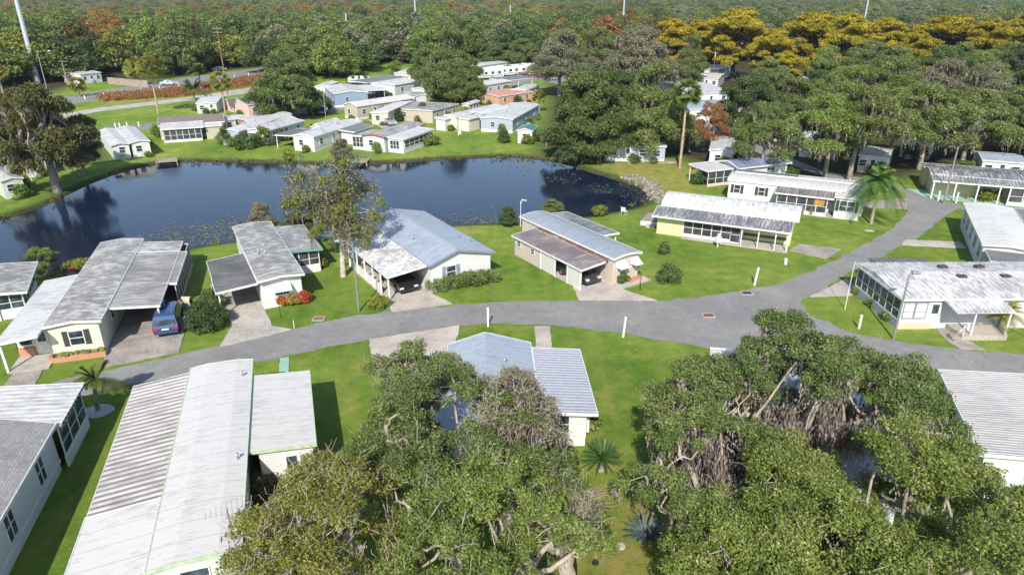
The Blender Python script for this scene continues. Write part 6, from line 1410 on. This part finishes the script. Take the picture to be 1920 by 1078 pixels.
# garden odds and ends around the homes
def pot(px, c, label, s_=.25):
    b = at(*px); r = empty('flower_pot', b, 0, label, 'flower pot'); MB().tube([(0, 0, 0), (0, 0, s_ * 1.4)], [s_ * .7, s_], 10).build('pot', c, r)
    rg = np.random.default_rng(int(px[0])); C = np.array([[0, 0, s_ * 2.2]]); V, var = clump_leaves(C, np.array([[s_ * 1.6] * 3]), 120, .14, rg); link('plant', qmesh('pot_plant', V, [L_oakl], var), r)
M_terra = plain('terracotta', (.5, .16, .08), .8)
pot((1814, 374), M_terra, 'terracotta pot by the carport posts, the left one'); pot((1872, 378), M_terra, 'terracotta pot by the carport posts, the right one')
pot((1520, 404), M_terra, 'small potted plant in front of the amber blind porch', .18); pot((62, 664), M_dark, 'dark pot on the porch of the cream home', .25)
m = MB(); m.tube([(-.5, 0, .1), (-.45, 0, .9), (.45, 0, .9), (.5, 0, .1)], .03, 5).tube([(-.5, .5, .1), (-.45, .1, .9)], .03, 5).box(-.5, .5, 0, .5, .42, .46)
tag(m.build('porch_chair', M_dark, None, at(47, 662)), 'dark metal chair on the porch of the cream home', 'chair')
r = empty('grill_and_bins', at(352, 577), 0, 'pale covered grill between the minivan and the large bush', 'grill'); MB().box(-.4, .4, -.3, .3, .1, .75).tube([(-.4, 0, .75), (.4, 0, .75)], .3, 10).build('body', plain('beige_cover', (.5, .42, .33), .9), r)
r = empty('garden_statue', at(492, 930, 0), 0, 'white statue in the shaded bed by the big white home', 'statue'); MB().tube([(0, 0, 0), (0, 0, .35), (0, 0, .7), (0, 0, .95), (0, 0, 1.1), (0, 0, 1.3)], [.28, .24, .3, .14, .17, .05], 10).build('figure', M_white, r)

# ------------------------------------------------------------------ vehicles
PROF = {'van': [(0, .42), (-.02, .85), (.06, 1.02), (.22, 1.45), (.42, 1.68), (.9, 1.78), (2.0, 1.80), (3.1, 1.74), (3.5, 1.58), (4.15, 1.14), (4.85, .96), (5.08, .75), (5.12, .42)],
        'sedan': [(0, .42), (-.02, .80), (.12, .98), (.75, 1.04), (1.35, 1.38), (1.9, 1.45), (2.6, 1.43), (3.35, 1.02), (4.3, .86), (4.6, .66), (4.65, .38)],
        'suv': [(0, .5), (0, 1.0), (.08, 1.15), (.3, 1.7), (.8, 1.82), (2.6, 1.80), (3.3, 1.2), (4.3, 1.1), (4.6, .9), (4.65, .45)],
        'pickup': [(0, .5), (0, 1.12), (1.75, 1.14), (1.85, 1.2), (2.1, 1.78), (3.2, 1.82), (3.85, 1.22), (5.0, 1.12), (5.35, .9), (5.4, .5)]}
def paint(name, c):
    if name in MATS: return MATS[name]
    g = NG(name); g.b.inputs['Base Color'].default_value = (*c, 1); g.b.inputs['Roughness'].default_value = .25; g.b.inputs['Metallic'].default_value = .25; g.b.inputs['Coat Weight'].default_value = .6; MATS[name] = g.m; return g.m
M_tl = plain('red_lens', (.5, .02, .03), .2); M_hl = plain('clear_lens', (.6, .62, .65), .15); M_rim = plain('alloy_rim', (.4, .4, .42), .3, .7)
def car(kind, mat, loc, rot, label, name='parked_car', cat='car', group=None):
    P = PROF[kind]; W_ = .93; zb = max(z for _, z in P); belt = .98 if kind != 'pickup' else 1.13; L = P[-1][0]
    def hw(z): return W_ * (.94 if z < .55 else 1.0) if z <= belt else W_ * (1 - .22 * (z - belt) / (zb - belt))
    r = empty(name, loc, rot, label, cat, group); m = MB(); n = len(P)
    vs = [(-hw(z), y, z) for y, z in P] + [(hw(z), y, z) for y, z in P] + [(-W_ * .9, y, .30) for y in (P[0][0] + .1, L - .1)] + [(W_ * .9, y, .30) for y in (P[0][0] + .1, L - .1)]
    fs = [(i, i + 1, n + i + 1, n + i) for i in range(n - 1)]
    belt_i = [i for i, (y, z) in enumerate(P)]
    left = list(range(n)) + [2 * n + 1, 2 * n]; fs += [tuple(left[::-1]), tuple([n + i for i in range(n)] + [2 * n + 3, 2 * n + 2]), (0, n, 2 * n + 2, 2 * n), (n - 1, 2 * n + 1, 2 * n + 3, 2 * n - 1), (2 * n, 2 * n + 2, 2 * n + 3, 2 * n + 1)]
    m.add(vs, fs); b = m.build('body', mat, r)
    cab = [(y, z) for y, z in P if z > belt + .12]; y0, y1 = min(y for y, z in cab), max(y for y, z in cab); zt = zb - .16
    ws = [i for i in range(n - 1) if P[i][1] > P[i + 1][1] + .15 and P[i][1] > belt + .3 and P[i + 1][1] <= belt + .65][-1:]
    def strip(i0, i1, nm, f0=.12, f1=.92):
        (ya, za), (yb, zb_) = P[i0], P[i1]; q = lambda t: (ya + (yb - ya) * t, za + (zb_ - za) * t)
        (y_a, z_a), (y_b, z_b) = q(f0), q(f1); ny, nz = -(zb_ - za), (yb - ya); l = math.hypot(ny, nz); ny, nz = ny / l * .012, nz / l * .012
        MB().add([(-hw(z_a) * .88, y_a + ny, z_a + nz), (hw(z_a) * .88, y_a + ny, z_a + nz), (hw(z_b) * .88, y_b + ny, z_b + nz), (-hw(z_b) * .88, y_b + ny, z_b + nz)], [(0, 1, 2, 3)]).build(nm, M_glass, r)
    wi = [i for i in range(n - 1) if P[i][1] - P[i + 1][1] > .2][0]
    strip(wi, wi + 1, 'windshield', .05, .95)
    ri = [i for i in range(n - 1) if P[i + 1][1] - P[i][1] > .2 and P[i + 1][1] > 1.2][0]; strip(ri, ri + 1, 'rear_window', .08, .95)
    for s_ in (-1, 1):
        ya, yb = y0 + .25, y1 + .15
        for k in range(3 if kind in ('van', 'suv') else 2):
            nn = 3 if kind in ('van', 'suv') else 2; a = ya + (yb - ya) * k / nn + .04; c = ya + (yb - ya) * (k + 1) / nn - .04; zl, zh = belt + .03, zt
            a2, c2 = (a + (.12 if k == 0 else 0)), (c - (.35 if k == nn - 1 else 0))
            MB().add([(s_ * (hw(zl) + .012), a, zl), (s_ * (hw(zl) + .012), c, zl), (s_ * (hw(zh) + .012), c2, zh), (s_ * (hw(zh) + .012), a2, zh)], [(0, 1, 2, 3)]).build('side_window', M_glass, r)
        m = MB(); zz = .85 if kind != 'pickup' else .9; m.box(s_ * W_ * .62, s_ * W_ * .985, -.05, .1, zz - .1, zz + .1); m.build('tail_lamp', M_tl, r)
        m = MB(); m.box(s_ * W_ * .55, s_ * W_ * .95, L - .22, L - .0, .62, .78); m.build('headlamp', M_hl, r)
        for y in (L * .19, L * .80):
            t = MB().tube([(s_ * (W_ - .2), y, .33), (s_ * (W_ + .01), y, .33)], .33, 16).build('wheel', M_dark, r)
            MB().tube([(s_ * (W_ - .02), y, .33), (s_ * (W_ + .02), y, .33)], .2, 10).build('rim', M_rim, t)
    MB().box(-W_ * .9, W_ * .9, -.09, .04, .42, .60).build('bumper', mat, r)
    MB().box(-.26, .26, -.1, -.092, .66 if kind != 'van' else .72, .80 if kind != 'van' else .85).build('number_plate', M_hl, r)
    if kind == 'van':
        for x in (-.55, .55): MB().box(x - .02, x + .02, .9, 3.0, 1.80, 1.84).build('roof_rail', M_steel, r)
    if kind == 'pickup': MB().box(-.78, .78, .08, 1.7, 1.141, 1.15).build('bed_liner', M_dark, r)
    return r
def rot_of(H_): return math.atan2(-H_.u.x, H_.u.y)
p = HV.world(7.55, 1.25, .05); car('van', paint('blue_paint', (.035, .075, .17)), p, rot_of(HV) + .04, 'blue minivan on the concrete driveway of the cream home', 'minivan', 'minivan')
p = HM.world(-1.65, 5.8, .08); car('pickup', paint('black_paint', (.012, .012, .016)), p, rot_of(HM) + math.pi, 'black pickup truck under the peeling white carport', 'pickup_truck', 'pickup truck')
p = HB.world(-1.55, 6.4, .07); car('sedan', paint('dark_green_paint', (.02, .03, .03)), p, rot_of(HB), 'dark car parked further inside the beige home carport')
p = HB.world(-1.55, 1.2, .07); p = HB.world(-1.55, 5.6, .07); car('sedan', paint('dark_grey_paint', (.05, .05, .055)), p, rot_of(HB) + math.pi, 'dark car nearest the open end of the beige home carport')
M_cw = paint('white_car_paint', (.65, .66, .68)); M_cs = paint('silver_car_paint', (.32, .34, .37)); M_cd = paint('dark_car_paint', (.03, .035, .045)); M_cr = paint('red_car_paint', (.3, .03, .04))
def car_px(kind, mat, px, rot, label, **k): b = at(*px); car(kind, mat, (b.x, b.y, .05), rot, label, **k)
car_px('sedan', M_cw, (300, 161), math.radians(-60), 'white car driving on the highway at the upper left')
car_px('sedan', M_cd, (1850, 374), math.radians(-70), 'dark car under the pale yellow carport at the right', )
car_px('sedan', M_cs, (722, 231), math.radians(-150), 'silver car in front of the beige flat-roofed home')
car_px('suv', M_cd, (702, 184), math.radians(-60), 'dark car under the white flat canopy')
for x, y, k, m_, ro, l_ in ((812, 186, 'suv', M_cd, -70, 'dark car in the shade under the tall mossy oak, leftmost'), (850, 192, 'sedan', M_cd, -60, 'dark low car in the middle under the tall mossy oak'), (898, 190, 'suv', M_cs, -60, 'silver car right of the low oak crown'), (605, 218, 'suv', M_cd, 10, 'dark car beside the grey lamp pole near the blue home'),
    (972, 148, 'suv', M_cr, -70, 'red car under the long dark canopy behind the far row'), (1022, 152, 'pickup', M_cw, -60, 'white pickup left of the grey mossy oak'), (1620, 262, 'sedan', M_cs, -50, 'silver car in the shade beyond the twin oaks'), (1905, 282, 'suv', M_cs, -50, 'silver car at the right edge in the shade'),
    (125, 146, 'suv', M_cw, 80, 'white car in the shade left of the highway fence'), (398, 134, 'sedan', M_cs, -60, 'silver car in the shade beyond the highway')):
    car_px(k, m_, (x, y), math.radians(ro), l_)
def trailer(px, L, rot, label, h_=3.0, mat=M_white, cat='camper'):
    b = at(*px); r = empty('travel_trailer', b, rot, label, cat); m = MB()
    m.prism([(0, .6), (L, .6), (L + .35, 1.3), (L + .1, h_ - .3), (L - .4, h_), (.3, h_), (0, h_ - .2)], -1.2, 1.2); m.build('body', mat, r)
    MB().box(.3, L - .2, -1.215, -1.202, 1.0, 1.25).build('stripe', M_steel, r)
    for k in range(3): MB().box(1 + k * L / 3.2, 2.0 + k * L / 3.2, -1.23, -1.20, 1.6, 2.3).build('window', M_glass, r)
    MB().box(L * .6, L * .6 + .7, -1.24, -1.2, .7, 2.5).build('door', M_trim, r)
    for x in (L * .42, L * .52): MB().tube([(x, -1.1, .38), (x, -1.25, .38)], .38, 12).build('wheel', M_dark, r)
    MB().box(L * .3, L * .3 + 1.2, -.5, .5, h_, h_ + .25).build('roof_unit', M_trim, r)
for i, (x, y, L, l_) in enumerate(((900, 150, 8, 'leftmost white camper in the storage row'), (922, 146, 8, 'second white camper from the left in the storage row'), (944, 144, 9, 'third white camper from the left in the storage row'), (968, 141, 8, 'fourth white camper in the storage row'), (990, 143, 7, 'rightmost white camper in the storage row'),)):
    trailer((x, y), L, math.radians(35), l_, 3.3)
trailer((655, 158), 6, 0, 'white boat-like trailer beside the yellow-green round tree', 2.0); trailer((800, 178), 7, .3, 'white motorhome under the tall mossy oak', 3.2); trailer((1015, 146), 7, .5, 'white camper left of the grey mossy oak', 3.2)
h = House('long dark canopy sheltering vehicles behind the far row', (945, 152), (1000, 146), 3.0, 'carport', 'carport'); h.roof(0, h.L, [(-6, 3.2), (0, 3.0)], R_dkgrey)
for y_ in (.3, h.L / 2, h.L - .3): h.post(-.2, y_, 2.9, .08); h.post(-5.8, y_, 3.0, .08)

# ------------------------------------------------------------------ air
hz = bpy.data.materials.new('haze'); hz.use_nodes = True; t = hz.node_tree; t.nodes.clear(); o_ = t.nodes.new('ShaderNodeOutputMaterial'); pv = t.nodes.new('ShaderNodeVolumePrincipled')
pv.inputs['Color'].default_value = (.72, .84, 1, 1); pv.inputs['Density'].default_value = .00009; pv.inputs['Anisotropy'].default_value = .2; t.links.new(pv.outputs[0], o_.inputs['Volume'])
o = MB().box(-9600, 9600, -700, 9700, -4, 60).build('haze', hz); tag(o, kind='stuff')
